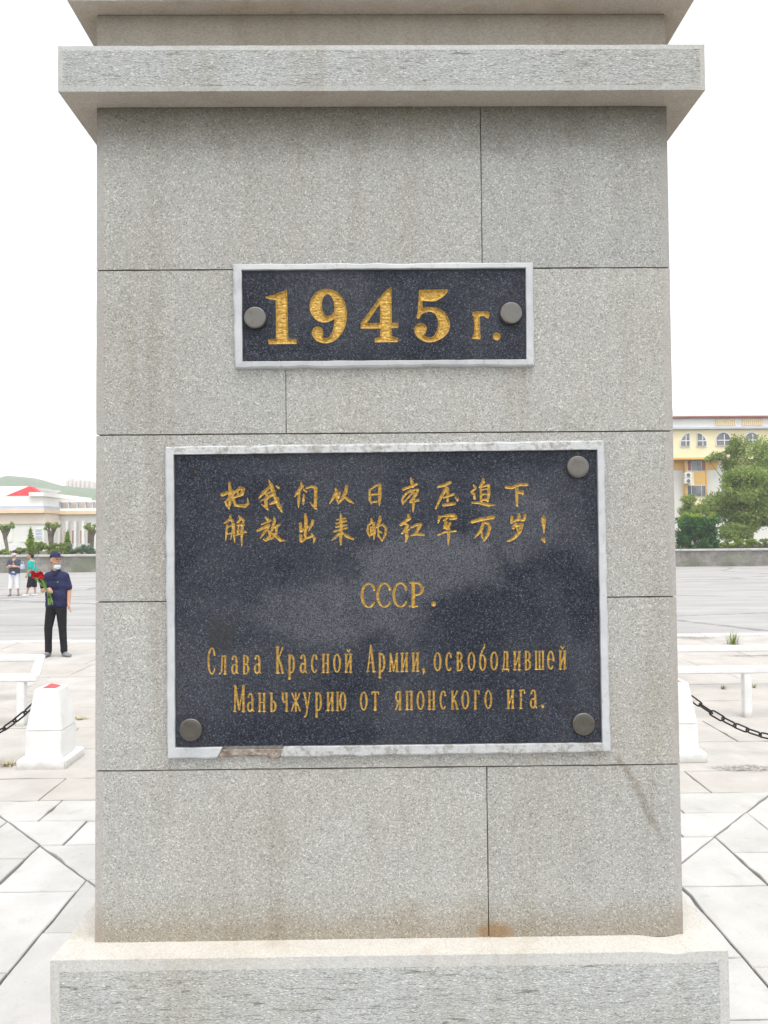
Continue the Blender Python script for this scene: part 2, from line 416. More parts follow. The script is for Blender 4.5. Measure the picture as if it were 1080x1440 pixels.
while x < 13:
    w = random.uniform(.95, 1.05)
    dy = random.uniform(-.012, .012)
    box('kerb_stone', x+.006, x+w-.006, KERB_Y-.31+dy, KERB_Y+dy, -.25, .012+random.uniform(-.006, .006), M['kerb'], pl, .012)
    x += w

# ------------------------------------------------------------------ the monument
mon = empty('memorial_pillar', (0, .775, 0))
tag(mon, 'grey speckled concrete memorial pillar with two framed plaques, ledges and a wide plinth', 'monument')
mon.location = (0, 0, 0)
HW = .775; OV = .0738; OVP = .0815
ZL, ZT = 3.1896, 3.3117
def block(name, x0, x1, z0, z1, ml=False, mr=False, parent=mon, y0=0.0, y1=1.55, mats=None, frame=0.0, mw=.021, dy=0.0, chip=.003, step=.05):
    """a masonry block: front with a worn arris, drafted margin where an outer edge is"""
    mats = mats or (M['stone'], M['stone_margin'])
    bm = bmesh.new(); ch = .0028
    rec = .0016
    xs = [x0]; 
    if ml or frame: xs.append(x0+mw)
    n = max(2, int((x1-x0)/step)); lo = xs[-1]; hi = x1-mw if (mr or frame) else x1
    xs += list(np.linspace(lo, hi, n)[1:])
    if mr or frame: xs.append(x1)
    zs = [z0]+([z0+frame] if frame else []); n = max(2, int((z1-z0)/.05)); lo = zs[-1]; hi = z1-frame if frame else z1
    zs += list(np.linspace(lo, hi, n)[1:])
    if frame: zs.append(z1)
    G = {}
    for i, x in enumerate(xs):
        for j, z in enumerate(zs):
            e = (i in (0, len(xs)-1)) or (j in (0, len(zs)-1))
            w = mnoise.noise(Vector((x*14, z*14, x0*3)))*.0008
            jx = jz = 0.0
            if e:
                c1 = mnoise.noise(Vector((x*45+3, z*45, 5+x0)))*.0016
                c1 += max(0, mnoise.noise(Vector((x*9+30, z*9, 9+x0)))-.38)*chip
                if i == 0: jx = abs(c1)
                if i == len(xs)-1: jx = -abs(c1)
                if j == 0: jz = abs(c1)
                if j == len(zs)-1: jz = -abs(c1)
            inner = not ((ml or frame) and i <= 1) and not ((mr or frame) and i >= len(xs)-2) and not (frame and (j <= 1 or j >= len(zs)-2))
            y = y0 + dy + (0 if inner else rec) + w
            if inner and ((ml or frame) and i == 2 or (mr or frame) and i == len(xs)-3 or frame and j in (2, len(zs)-3)): y = y0+dy-.0004+w
            if e: y += .0012
            G[i, j] = bm.verts.new((x+jx, y, z+jz))
    for i in range(len(xs)-1):
        for j in range(len(zs)-1):
            f = bm.faces.new((G[i, j], G[i+1, j], G[i+1, j+1], G[i, j+1]))
            mg = ((ml or frame) and i == 0) or ((mr or frame) and i == len(xs)-2) or (frame and j in (0, len(zs)-2))
            f.material_index = 1 if mg else 0
            f.smooth = False
    # chamfer ring and body
    nm_ = len(mats)
    loop = [(i, 0) for i in range(len(xs))]+[(len(xs)-1, j) for j in range(1, len(zs))]+[(i, len(zs)-1) for i in range(len(xs)-2, -1, -1)]+[(0, j) for j in range(len(zs)-2, 0, -1)]
    bk = {}
    for k in loop:
        v = G[k].co; x, z = v.x, v.z
        bk[k] = (bm.verts.new((x, y0+dy+.006, z)), bm.verts.new((x, y1, z)))
    for a in range(len(loop)):
        k, l = loop[a], loop[(a+1) % len(loop)]
        f = bm.faces.new((G[l], G[k], bk[k][0], bk[l][0])); f.material_index = 1
        f = bm.faces.new((bk[l][0], bk[k][0], bk[k][1], bk[l][1])); f.material_index = 1
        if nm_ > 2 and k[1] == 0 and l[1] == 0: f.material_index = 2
        if nm_ > 3 and k[1] == len(zs)-1 and l[1] == len(zs)-1: f.material_index = 3
    bm.faces.new([bk[k][1] for k in loop])
    return from_bm(name, bm, list(mats), parent)
J = .0015
zj = [ZL] + [Z0 - i*CRS for i in range(4)] + [Z_PL]
def px_x(px, py): return float(at(px, py, 0)[0])
splits = [px_x(677, 270), px_x(402, 560), px_x(560, 730), px_x(430, 960), px_x(686, 1200)]
box('mortar_core', -HW+.008, HW-.008, .0075, 1.55-.0075, Z_PL-.02, ZL+.004, M['mortar'], mon)
for i in range(5):
    zt, zb = zj[i], zj[i+1]
    gt = 0 if i == 0 else J; gb = J if i < 4 else -.005
    hw = HW
    jx = J*1.0 if i != 1 else .0012
    d1, d2 = random.uniform(-.0006, .0012), random.uniform(-.0006, .0012)
    if i in (2, 3):
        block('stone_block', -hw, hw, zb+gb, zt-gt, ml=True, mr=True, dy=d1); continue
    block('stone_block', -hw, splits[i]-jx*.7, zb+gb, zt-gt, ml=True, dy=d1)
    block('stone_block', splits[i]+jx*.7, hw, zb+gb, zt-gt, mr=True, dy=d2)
# plinth, ledge, neck and upper ledge
block('plinth_block', -HW-OVP, HW+OVP, .02, Z_PL-.0005, y0=-OVP, y1=1.55+OVP, mats=(M['ledge'], M['ledge_margin'], M['underside_tone'], M['pale_layer']), frame=.028, mw=.024, chip=.022, step=.018)
block('ledge', -HW-OV, HW+OV, ZL, ZT, y0=-OV, y1=1.55+OV, mats=(M['ledge'], M['ledge_margin'], M['underside_tone'], M['pale_layer']), frame=.013, mw=.013, chip=.016, step=.018)
ZU = float(at(540, 20, 0)[2])
q = ground(112, 31, ZU); OVU = float(-q[0]-HW)
box('neck_block', -HW, HW, .0, 1.55, ZT-.001, ZU+.001, M['neck'], mon, .003)
block('upper_ledge', -HW-OVU, HW+OVU, ZU, ZU+.14, y0=-OVU, y1=1.55+OVU, mats=(M['ledge'], M['ledge_margin'], M['underside_tone'], M['pale_layer']), frame=.014, mw=.014, chip=.016, step=.018)
bm = bmesh.new(); bm_box(bm, -.62, .62, .155, 1.395, ZU+.139, ZU+2.2, .01)
for v in bm.verts:
    if v.co.z > ZU+1.5: v.co.x *= .93; v.co.y = .775+(v.co.y-.775)*.93
from_bm('shaft', bm, M['stone'], mon)

# ------------------------------------------------------------------ carved and gilded inscriptions
def seg_sdf(X, Y, strokes, wk=1.0):
    """union of tapering brush segments: distance, negative inside (picture-pixel units)"""
    D = np.full(X.shape, 1e3)
    for s in strokes:
        for (ax, ay, aw), (bx, by, bw) in zip(s[:-1], s[1:]):
            vx, vy = bx-ax, by-ay; L2 = vx*vx+vy*vy+1e-9
            t = np.clip(((X-ax)*vx+(Y-ay)*vy)/L2, 0, 1)
            d = np.hypot(X-ax-t*vx, Y-ay-t*vy) - wk*(aw+(bw-aw)*t)/2
            D = np.minimum(D, d)
    return D
def poly_sdf(X, Y, polys):
    inside = np.zeros(X.shape, bool); D = np.full(X.shape, 1e3)
    for P in polys:
        n = len(P)
        for i in range(n):
            (ax, ay), (bx, by) = P[i], P[(i+1) % n]
            vx, vy = bx-ax, by-ay; L2 = vx*vx+vy*vy+1e-9
            t = np.clip(((X-ax)*vx+(Y-ay)*vy)/L2, 0, 1)
            D = np.minimum(D, np.hypot(X-ax-t*vx, Y-ay-t*vy))
            if ay != by:
                cr = ((ay > Y) != (by > Y)) & (X < (bx-ax)*(Y-ay)/(by-ay)+ax)
                inside ^= cr
    return np.where(inside, -D, D)
def smooth_poly(P, it=2):
    """points flagged with a third entry stay sharp"""
    P = [(p[0], p[1], len(p) > 2) for p in P]
    for _ in range(it):
        Q = []; n = len(P)
        for i in range(n):
            a, b, c = P[i-1], P[i], P[(i+1) % n]
            if b[2]: Q.append(b)
            else:
                Q.append((b[0]*.75+a[0]*.25, b[1]*.75+a[1]*.25, False)); Q.append((b[0]*.75+c[0]*.25, b[1]*.75+c[1]*.25, False))
        P = Q
    return [(p[0], p[1]) for p in P]

# --- Chinese brush characters: strokes as (x, y, width), nine units to a picture pixel, five panels
HAN = {
 '把': (300, 0, [[(205,125,28),(215,240,44),(208,360,44),(200,455,14)], [(115,275,45),(245,228,32)], [(150,372,16),(172,405,34),(200,452,14)], [(150,370,22),(205,310,26)], [(250,262,26),(340,192,38),(378,205,44),(362,268,44),(270,308,24)], [(248,260,30),(252,330,34),(280,408,34),(400,420,36),(445,388,28),(432,320,8)], [(308,222,20),(316,288,22)]]),
 '我': (300, 0, [[(700,85,10),(735,160,44),(760,260,44),(800,350,42),(830,420,44),(868,497,14)], [(868,495,14),(860,400,7)], [(712,180,34),(640,245,42),(578,318,16)], [(600,352,14),(680,322,34),(770,258,34)], [(682,262,24),(665,350,40),(668,400,44),(692,470,14)], [(612,398,14),(690,464,20)], [(812,322,36),(770,372,40),(715,397,18)], [(795,165,16),(826,188,28)], [(660,272,18),(720,240,20)]]),
 '解': (300, 0, [[(215,545,24),(218,582,36),(135,640,16)], [(200,592,28),(243,602,30),(248,700,26),(222,840,12)], [(176,660,24),(166,750,26),(156,856,10)], [(180,684,20),(250,664,18)], [(180,772,20),(240,762,18)], [(266,640,14),(264,800,28),(272,885,10)], [(325,545,18),(350,577,34),(308,627,24)], [(350,577,34),(386,597,26),(370,642,20)], [(302,662,20),(382,652,32)], [(368,650,34),(360,780,32),(360,925,12)], [(306,732,26),(370,722,22)], [(322,665,18),(306,780,20)], [(290,787,16),(400,745,28),(422,752,14)]]),
 '放': (300, 0, [[(660,560,20),(692,592,36)], [(610,652,16),(722,602,30)], [(560,730,30),(700,662,42)], [(692,690,34),(640,760,32),(595,827,14)], [(702,736,30),(718,790,30),(665,852,30),(630,840,14)], [(770,565,20),(776,602,36),(742,720,34)], [(765,692,24),(838,655,26)], [(802,672,34),(796,760,34),(750,822,30),(668,852,18)], [(710,736,18),(780,790,36),(850,850,40),(906,856,14)]]),
 '们': (400, 0, [[(208,118,14),(225,165,42),(170,240,36),(130,297,18)], [(186,240,30),(180,350,36),(178,442,8)], [(245,210,20),(276,236,28)], [(246,270,14),(242,330,30),(238,402,14)], [(275,192,20),(350,170,32),(396,190,40),(395,300,40),(390,440,36)], [(408,455,18),(360,410,28),(318,365,5)]]),
 '从': (400, 0, [[(650,200,26),(662,230,40),(620,310,36),(570,392,10)], [(664,240,38),(664,330,32),(688,386,14)], [(706,240,14),(690,312,20)], [(790,165,36),(776,240,42),(735,320,40),(685,390,14)], [(765,302,30),(820,350,38),(878,386,14)]]),
 '出': (400, 0, [[(265,525,30),(275,600,42),(266,720,42),(264,800,34)], [(202,640,36),(207,730,40)], [(207,735,38),(300,682,24)], [(362,600,30),(346,650,38),(305,736,12)], [(205,790,34),(215,858,46)], [(215,860,44),(270,830,26),(348,800,26)], [(345,770,24),(382,830,34),(370,882,14)]]),
 '来': (400, 0, [[(710,510,14),(720,600,44),(715,760,36),(712,850,34),(715,906,20)], [(665,592,16),(770,575,18)], [(655,640,20),(782,608,22)], [(652,684,20),(782,660,22)], [(625,742,22),(792,695,22)], [(700,760,28),(650,810,30),(600,852,10)], [(725,745,14),(790,800,42),(868,836,28)]]),
 '日': (500, 0, [[(180,210,26),(180,340,32),(200,387,18)], [(195,205,20),(260,157,28),(302,152,26)], [(306,155,40),(306,300,42),(300,415,14)], [(190,277,16),(265,267,30)], [(200,372,20),(270,362,22)]]),
 '本': (500, 0, [[(700,65,20),(715,120,40),(720,172,34)], [(605,205,36),(690,175,32),(776,140,30)], [(700,212,20),(640,260,30),(590,330,26),(597,388,22),(660,320,20),(730,238,24)], [(650,252,24),(740,215,22),(792,212,26),(770,270,30),(690,365,24)], [(690,370,26),(792,345,32)], [(742,250,24),(735,370,36),(728,490,18)]]),
 '的': (500, 0, [[(200,580,20),(206,620,36),(155,667,18)], [(160,660,20),(152,740,30),(175,806,14)], [(228,640,36),(238,740,44),(232,845,10)], [(196,692,30),(200,780,30)], [(175,800,16),(230,772,16)], [(310,550,26),(306,600,42),(275,690,28)], [(285,672,18),(345,655,26),(386,700,28),(375,780,32),(335,866,10)], [(285,690,20),(290,790,26),(335,862,14)], [(300,735,16),(330,757,22)]]),
 '红': (500, 0, [[(670,530,26),(680,575,46),(570,652,28)], [(570,656,34),(635,640,20),(662,662,32)], [(650,680,40),(595,762,22)], [(642,740,34),(650,800,46),(634,876,16)], [(585,766,20),(665,717,26)], [(665,726,20),(720,670,14)], [(710,690,20),(770,657,34),(825,652,40)], [(812,672,40),(765,760,34)], [(705,792,20),(770,772,36),(866,786,22)]]),
 '压': (600, 0, [[(140,175,24),(220,155,40),(298,120,34)], [(250,190,40),(190,290,40),(115,452,18)], [(215,312,24),(338,270,30)], [(268,200,34),(265,360,26)], [(215,407,36),(352,387,36)], [(365,310,24),(388,330,36),(390,352,18)]]),
 '迫': (600, 0, [[(590,150,14),(617,190,32)], [(617,195,26),(565,240,30),(600,267,34)], [(600,267,26),(607,322,32)], [(580,376,24),(660,376,32),(780,406,40),(872,405,8)], [(715,75,24),(716,120,42),(670,182,22)], [(685,190,26),(690,350,32)], [(690,182,20),(780,150,26)], [(786,155,34),(786,260,36),(772,356,30)], [(700,214,17),(770,199,17)], [(705,272,20),(770,266,20)], [(690,342,26),(770,337,26)]]),
 '军': (600, 0, [[(165,557,42),(145,632,18)], [(190,552,14),(280,535,38),(350,535,40),(366,565,44),(300,582,32)], [(262,570,28),(215,602,22)], [(245,622,40),(225,692,36)], [(292,642,38),(262,702,38)], [(145,786,20),(230,747,22),(372,735,20)], [(277,700,34),(278,800,38),(272,916,8)]]),
 '万': (600, 0, [[(575,617,40),(700,585,42),(842,560,46)], [(720,625,34),(700,690,40),(655,770,30),(600,826,6)], [(710,622,24),(782,640,36),(802,690,36),(770,790,38),(725,860,18)], [(698,742,24),(700,800,26),(725,857,14)]]),
 '下': (690, 0, [[(195,180,34),(270,187,36),(360,147,40),(462,147,36)], [(330,190,36),(330,300,38),(335,412,24)], [(350,247,32),(400,242,46),(407,272,22)]]),
 '岁': (690, 0, [[(355,495,26),(356,580,42)], [(270,557,34),(262,627,30)], [(260,627,24),(340,592,32),(402,592,26)], [(437,530,30),(426,590,32),(390,607,18)], [(320,642,24),(288,692,40)], [(300,672,38),(402,647,34)], [(396,650,38),(370,740,46),(310,810,40),(250,850,30),(195,871,6)], [(330,694,18),(350,742,24)]]),
 '！': (690, 0, [[(665,535,12),(670,580,58),(672,660,42),(675,772,6)], [(667,838,54),(682,878,14)]]),
}
# --- Cyrillic letters: x in letter widths from the centre, y up in letter heights; 'k' thick, 'n' thin
def arc(cx, cy, rx, ry, a0, a1, tk=2.9, th=1.7, n=12):
    out = []
    for i in range(n+1):
        a = R(a0+(a1-a0)*i/n); out.append((cx+rx*math.cos(a), cy+ry*math.sin(a), th+(tk-th)*abs(math.cos(a))**1.2))
    return out
K_, T_ = 2.9, 1.7
def ln(x0, y0, x1, y1, w=K_, w2=None): return [(x0, y0, w), (x1, y1, w if w2 is None else w2)]
def sf(x, y, l=.16): return [(x-l, y, 1.5), (x+l, y, 1.5)]
CYR = {
 'о': [arc(0, .5, .36, .47, 0, 360, n=20)],
 'с': [arc(.04, .5, .36, .47, 50, 310, n=16), [(.27, .86, 2.2), (.30, .74, 2.6)]],
 'С': [arc(.04, .5, .40, .48, 48, 312, n=18), [(.31, .86, 2.0), (.36, .72, 2.4)], [(.31, .13, 1.6), (.36, .22, 1.6)]],
 'р': [ln(-.27, .97, -.27, -.30), arc(0, .5, .32, .46, -115, 140, n=14), sf(-.27, -.30), sf(-.33, .96, .1)],
 'Р': [ln(-.24, .02, -.24, .98, 3.6), arc(-.1, .73, .45, .25, -90, 90, n=12), ln(-.24, .98, -.1, .98, T_), ln(-.24, .48, -.1, .48, T_), sf(-.24, .02, .26), sf(-.32, .98, .12)],
 'а': [arc(-.05, .72, .26, .25, 0, 160), ln(.24, .72, .24, .12), [(.24, .12, 2.2), (.42, .03, 1.6)], arc(-.08, .27, .28, .25, 60, 330), [(.24, .56, 1.6), (-.0, .50, 1.6)]],
 'л': [ln(.27, .02, .27, .97), ln(-.14, .97, .27, .97, T_), [(-.10, .97, 2.2), (-.13, .5, 2.2), (-.22, .1, 2.0), (-.42, .03, 2.4)], sf(.27, .02)],
 'в': [ln(-.26, .02, -.26, .97), arc(-.05, .75, .30, .22, -90, 90), arc(-.05, .27, .36, .25, -90, 90), ln(-.26, .97, -.05, .97, T_), ln(-.26, .52, -.05, .52, T_), ln(-.3, .02, -.05, .02, T_)],
 'К': [ln(-.25, .02, -.25, .98, 3.3), [(-.2, .5, 1.8), (.22, .86, 2.0), (.32, .97, 2.6)], [(-.12, .55, 2.2), (.12, .35, 3.0), (.34, .02, 3.0)], sf(-.25, .02, .2), sf(-.25, .98, .18), sf(.34, .02, .14)],
 'к': [ln(-.26, .02, -.26, .97), [(-.2, .5, 1.8), (.15, .80, 2.0), (.30, .97, 2.4)], [(-.1, .54, 2.0), (.12, .38, 2.6), (.32, .02, 2.8)], sf(-.26, .02), sf(-.26, .97, .14), sf(.34, .02, .12)],
 'н': [ln(-.27, .02, -.27, .97), ln(.27, .02, .27, .97), ln(-.27, .5, .27, .5, T_), sf(-.27, .02), sf(.27, .02), sf(-.27, .97), sf(.27, .97)],
 'п': [ln(-.27, .02, -.27, .97), ln(.27, .02, .27, .97), ln(-.4, .97, .4, .97, T_+.3), sf(-.27, .02), sf(.27, .02)],
 'и': [ln(-.27, .02, -.27, .97), ln(.27, .02, .27, .97), ln(-.25, .12, .25, .86, T_), sf(-.27, .02), sf(.27, .02), sf(-.27, .97), sf(.27, .97)],
 'А': [[(-.02, .99, 1.8), (-.20, .4, 1.8), (-.34, .02, 1.9)], [(.0, .99, 2.8), (.2, .4, 3.1), (.34, .02, 3.2)], ln(-.22, .36, .2, .36, T_), sf(-.34, .02, .14), sf(.36, .02, .16)],
 'м': [ln(-.36, .02, -.33, .97, 2.0), ln(.36, .02, .34, .97, 2.8), ln(-.33, .97, .0, .06, 2.5), ln(.0, .06, .33, .97, T_), sf(-.37, .02, .11), sf(.37, .02, .12)],
 'М': [ln(-.38, .02, -.35, .98, 2.4), ln(.38, .02, .37, .98, 3.2), ln(-.35, .98, .01, .10, 3.0), ln(.01, .10, .36, .98, T_), sf(-.38, .02, .12), sf(.38, .02, .12), sf(-.38, .98, .08), sf(.39, .98, .08)],
 'б': [arc(0, .42, .34, .40, 0, 360, n=20), [(-.33, .45, 2.4), (-.28, .80, 2.4), (-.05, 1.06, 2.2), (.18, 1.22, 2.2), (.28, 1.40, 1.2)]],
 'д': [ln(.2, .08, .2, .97), ln(-.16, .97, .2, .97, T_), [(-.14, .97, 2.0), (-.17, .5, 2.0), (-.26, .08, 2.0)], ln(-.38, .05, .38, .05, 2.2), ln(-.36, .05, -.36, -.06, 1.6), ln(.36, .05, .36, -.06, 1.6)],
 'ш': [ln(-.36, .03, -.36, .97, 2.6), ln(0, .03, 0, .97, 2.4), ln(.36, .03, .36, .97, 2.6), ln(-.44, .03, .44, .03, T_), sf(-.36, .97, .1), sf(0, .97, .1), sf(.36, .97, .1)],
 'е': [arc(.02, .5, .36, .47, 0, 315, n=18), ln(-.33, .54, .37, .54, T_)],
 'ь': [ln(-.25, .02, -.25, .97), arc(-.04, .28, .34, .26, -90, 90), ln(-.25, .54, -.04, .54, T_), ln(-.3, .02, -.04, .02, T_), sf(-.3, .97, .16)],
 'ч': [ln(.24, .02, .24, .97), [(-.28, .97, 2.7), (-.28, .66, 2.6), (-.12, .48, 2.0), (.24, .56, 1.6)], sf(.24, .02), sf(.24, .97, .13), sf(-.28, .97, .13)],
 'ж': [ln(0, .02, 0, .97, 2.6), [(-.40, .95, 2.2), (-.22, .72, 1.8), (0, .52, 1.8)], [(.40, .95, 2.2), (.22, .72, 1.8), (0, .52, 1.8)], [(-.44, .03, 2.3), (-.22, .34, 2.2), (-.04, .54, 1.8)], [(.44, .03, 2.3), (.22, .34, 2.2), (.04, .54, 1.8)]],
 'у': [ln(-.32, .97, .02, .18, 2.8), [(.34, .97, 1.7), (.02, .1, 1.8), (-.10, -.20, 2.2), (-.28, -.30, 2.6)], sf(-.34, .97, .14), sf(.34, .97, .12)],
 'ю': [ln(-.36, .02, -.36, .97, 2.6), ln(-.36, .5, -.08, .5, T_), arc(.17, .5, .25, .47, 0, 360, n=18), sf(-.36, .02, .11), sf(-.36, .97, .11)],
 'т': [ln(0, .02, 0, .97, 3.0), ln(-.4, .97, .4, .97, 1.9), ln(-.40, .97, -.41, .84, 1.6), ln(.40, .97, .41, .84, 1.6), sf(0, .02, .18)],
 'я': [ln(.25, .02, .25, .97), arc(.0, .72, .30, .25, 90, 270), ln(.25, .97, 0, .97, T_), ln(.25, .48, 0, .48, T_), [(.05, .48, 2.2), (-.15, .2, 2.4), (-.34, .03, 2.2)], sf(.25, .02)],
 'г': [ln(-.14, .02, -.14, .97), ln(-.3, .97, .32, .97, 1.9), ln(.32, .97, .34, .80, 1.6), sf(-.14, .02)],
 '.': [[(0, .10, 4.6), (0, .12, 4.6)]],
 ',': [[(0, .10, 4.2), (.06, .02, 3.2), (-.06, -.16, 1.2)]],
}
CYR['й'] = CYR['и'] + [[(-.2, 1.22, 1.6), (0, 1.10, 2.0), (.2, 1.22, 1.6)]]
def cyr_row(items, base, height):
    """items: (letter, centre x, width); base: ((x,y),(x,y)) baseline; gives stroke lists in picture pixels"""
    (x0, y0), (x1, y1) = base; out = []
    for ch, cx, w in items:
        yb = y0+(y1-y0)*(cx-x0)/(x1-x0); h = height*(1.42 if ch in 'СКАМР' and height < 30 else 1.0)
        out.append((ch, [[(cx+px*w, yb-py*h, pw) for px, py, pw in s] for s in CYR[ch]]))
    return out
row1 = [('С',297.5,12),('л',313.7,11),('а',330.3,10.5),('в',346,10.5),('а',362.3,10.5),('К',393.4,12.5),('р',410,10.5),('а',426.6,10.5),('с',442,10.5),('н',458,11.5),('о',474,11.5),('й',490,11.5),
        ('А',521.4,13),('р',537,10.5),('м',553.5,13.5),('и',568.7,11.5),('и',584.3,11.5),(',',595.7,10),('о',615.3,11.5),('с',631,10.5),('в',646.4,10.5),('о',663,11.5),('б',678.8,11),('о',694.9,11.5),('д',711,11.5),('и',727,11.5),('в',742.2,10.5),('ш',758.7,13.5),('е',774.3,10.5),('й',791,11.5)]
row2 = [('М',336.4,16),('а',352.6,10.5),('н',368.4,11.5),('ь',384.4,10.5),('ч',400.6,10.5),('ж',416,13.5),('у',431.8,11.5),('р',448,10.5),('и',464.4,11.5),('ю',479.7,14),('о',511.5,11.5),('т',527.7,11.5),('я',560,10.5),('п',575.6,11.5),('о',591.4,11.5),('н',607,11.5),('с',623,10.5),('к',639.3,11.5),('о',654.4,11.5),('г',670,10.5),('о',686.6,11.5),('и',718,11.5),('г',734,10.5),('а',750.3,10.5),('.',763,10)]
row0 = [('С',517.7,24),('С',539.7,24),('С',562.4,24),('Р',586.5,22),('.',609.7,12)]

Z9 = lambda x0, y0, k, P: smooth_poly([(x0+p[0]/k, y0+p[1]/k)+tuple(p[2:]) for p in P])
C_ = 1
DIG = {
 '1': [Z9(360,390,10.8,[(135,297,C_),(240,270),(340,235),(470,190,C_),(478,400,C_),(490,932,C_),(612,937,C_),(625,1010,C_),(190,1016,C_),(185,940,C_),(305,932,C_),(300,345,C_),(200,335)])],
 '9': [Z9(425,390,10.8,[(350,168),(450,183),(560,235),(640,350),(677,480),(682,620),(660,740),(600,860),(500,962),(400,1003),(290,998),(200,955),(148,885),(143,820),(180,757),(240,738),(305,768),(330,830),(312,900,C_),(345,930),(405,910),(452,850),(480,740),(490,625,C_),(430,668),(340,690),(250,672),(180,620),(123,530),(106,450),(125,350),(180,250),(260,192)]),
        Z9(425,390,10.8,[(380,245),(440,280),(475,360),(492,450),(478,530),(440,575),(370,588),(325,550),(300,470),(300,380),(320,300)])],
 '4': [Z9(495,390,10.8,[(600,143,C_),(605,690,C_),(705,690,C_),(703,762,C_),(605,770,C_),(605,895,C_),(700,918,C_),(700,982,C_),(345,987,C_),(345,925,C_),(428,897,C_),(430,777,C_),(130,777,C_),(135,690,C_),(430,290),(520,190)]),
        Z9(495,390,10.8,[(425,400,C_),(427,690,C_),(225,695,C_)])],
 '5': [Z9(570,390,10.8,[(210,188,C_),(650,182,C_),(635,232),(580,292),(480,357),(400,366),(260,356,C_),(262,467,C_),(340,450),(450,455),(560,490),(640,580),(682,690),(672,800),(612,892),(500,962),(380,993),(270,968),(180,912),(133,832),(135,768),(170,710),(230,690),(300,710),(332,770),(310,840),(278,877,C_),(330,908),(400,910),(450,870),(490,780),(500,680),(480,600),(430,535),(360,518),(280,540),(235,572),(220,622),(190,637),(163,600),(185,550),(195,400)])],
 'г': [Z9(640,410,10.8,[(265,310,C_),(300,300),(500,303,C_),(525,340),(512,408,C_),(480,402),(440,370),(375,376,C_),(380,640,C_),(392,660),(382,726,C_),(253,716,C_),(270,660),(290,630,C_),(286,376,C_),(260,366,C_)])],
 '.': [[(640+632/10.8+5.6*math.cos(a), 410+680/10.8+5.6*math.sin(a)) for a in np.linspace(0, 2*math.pi, 20, endpoint=False)]],
}

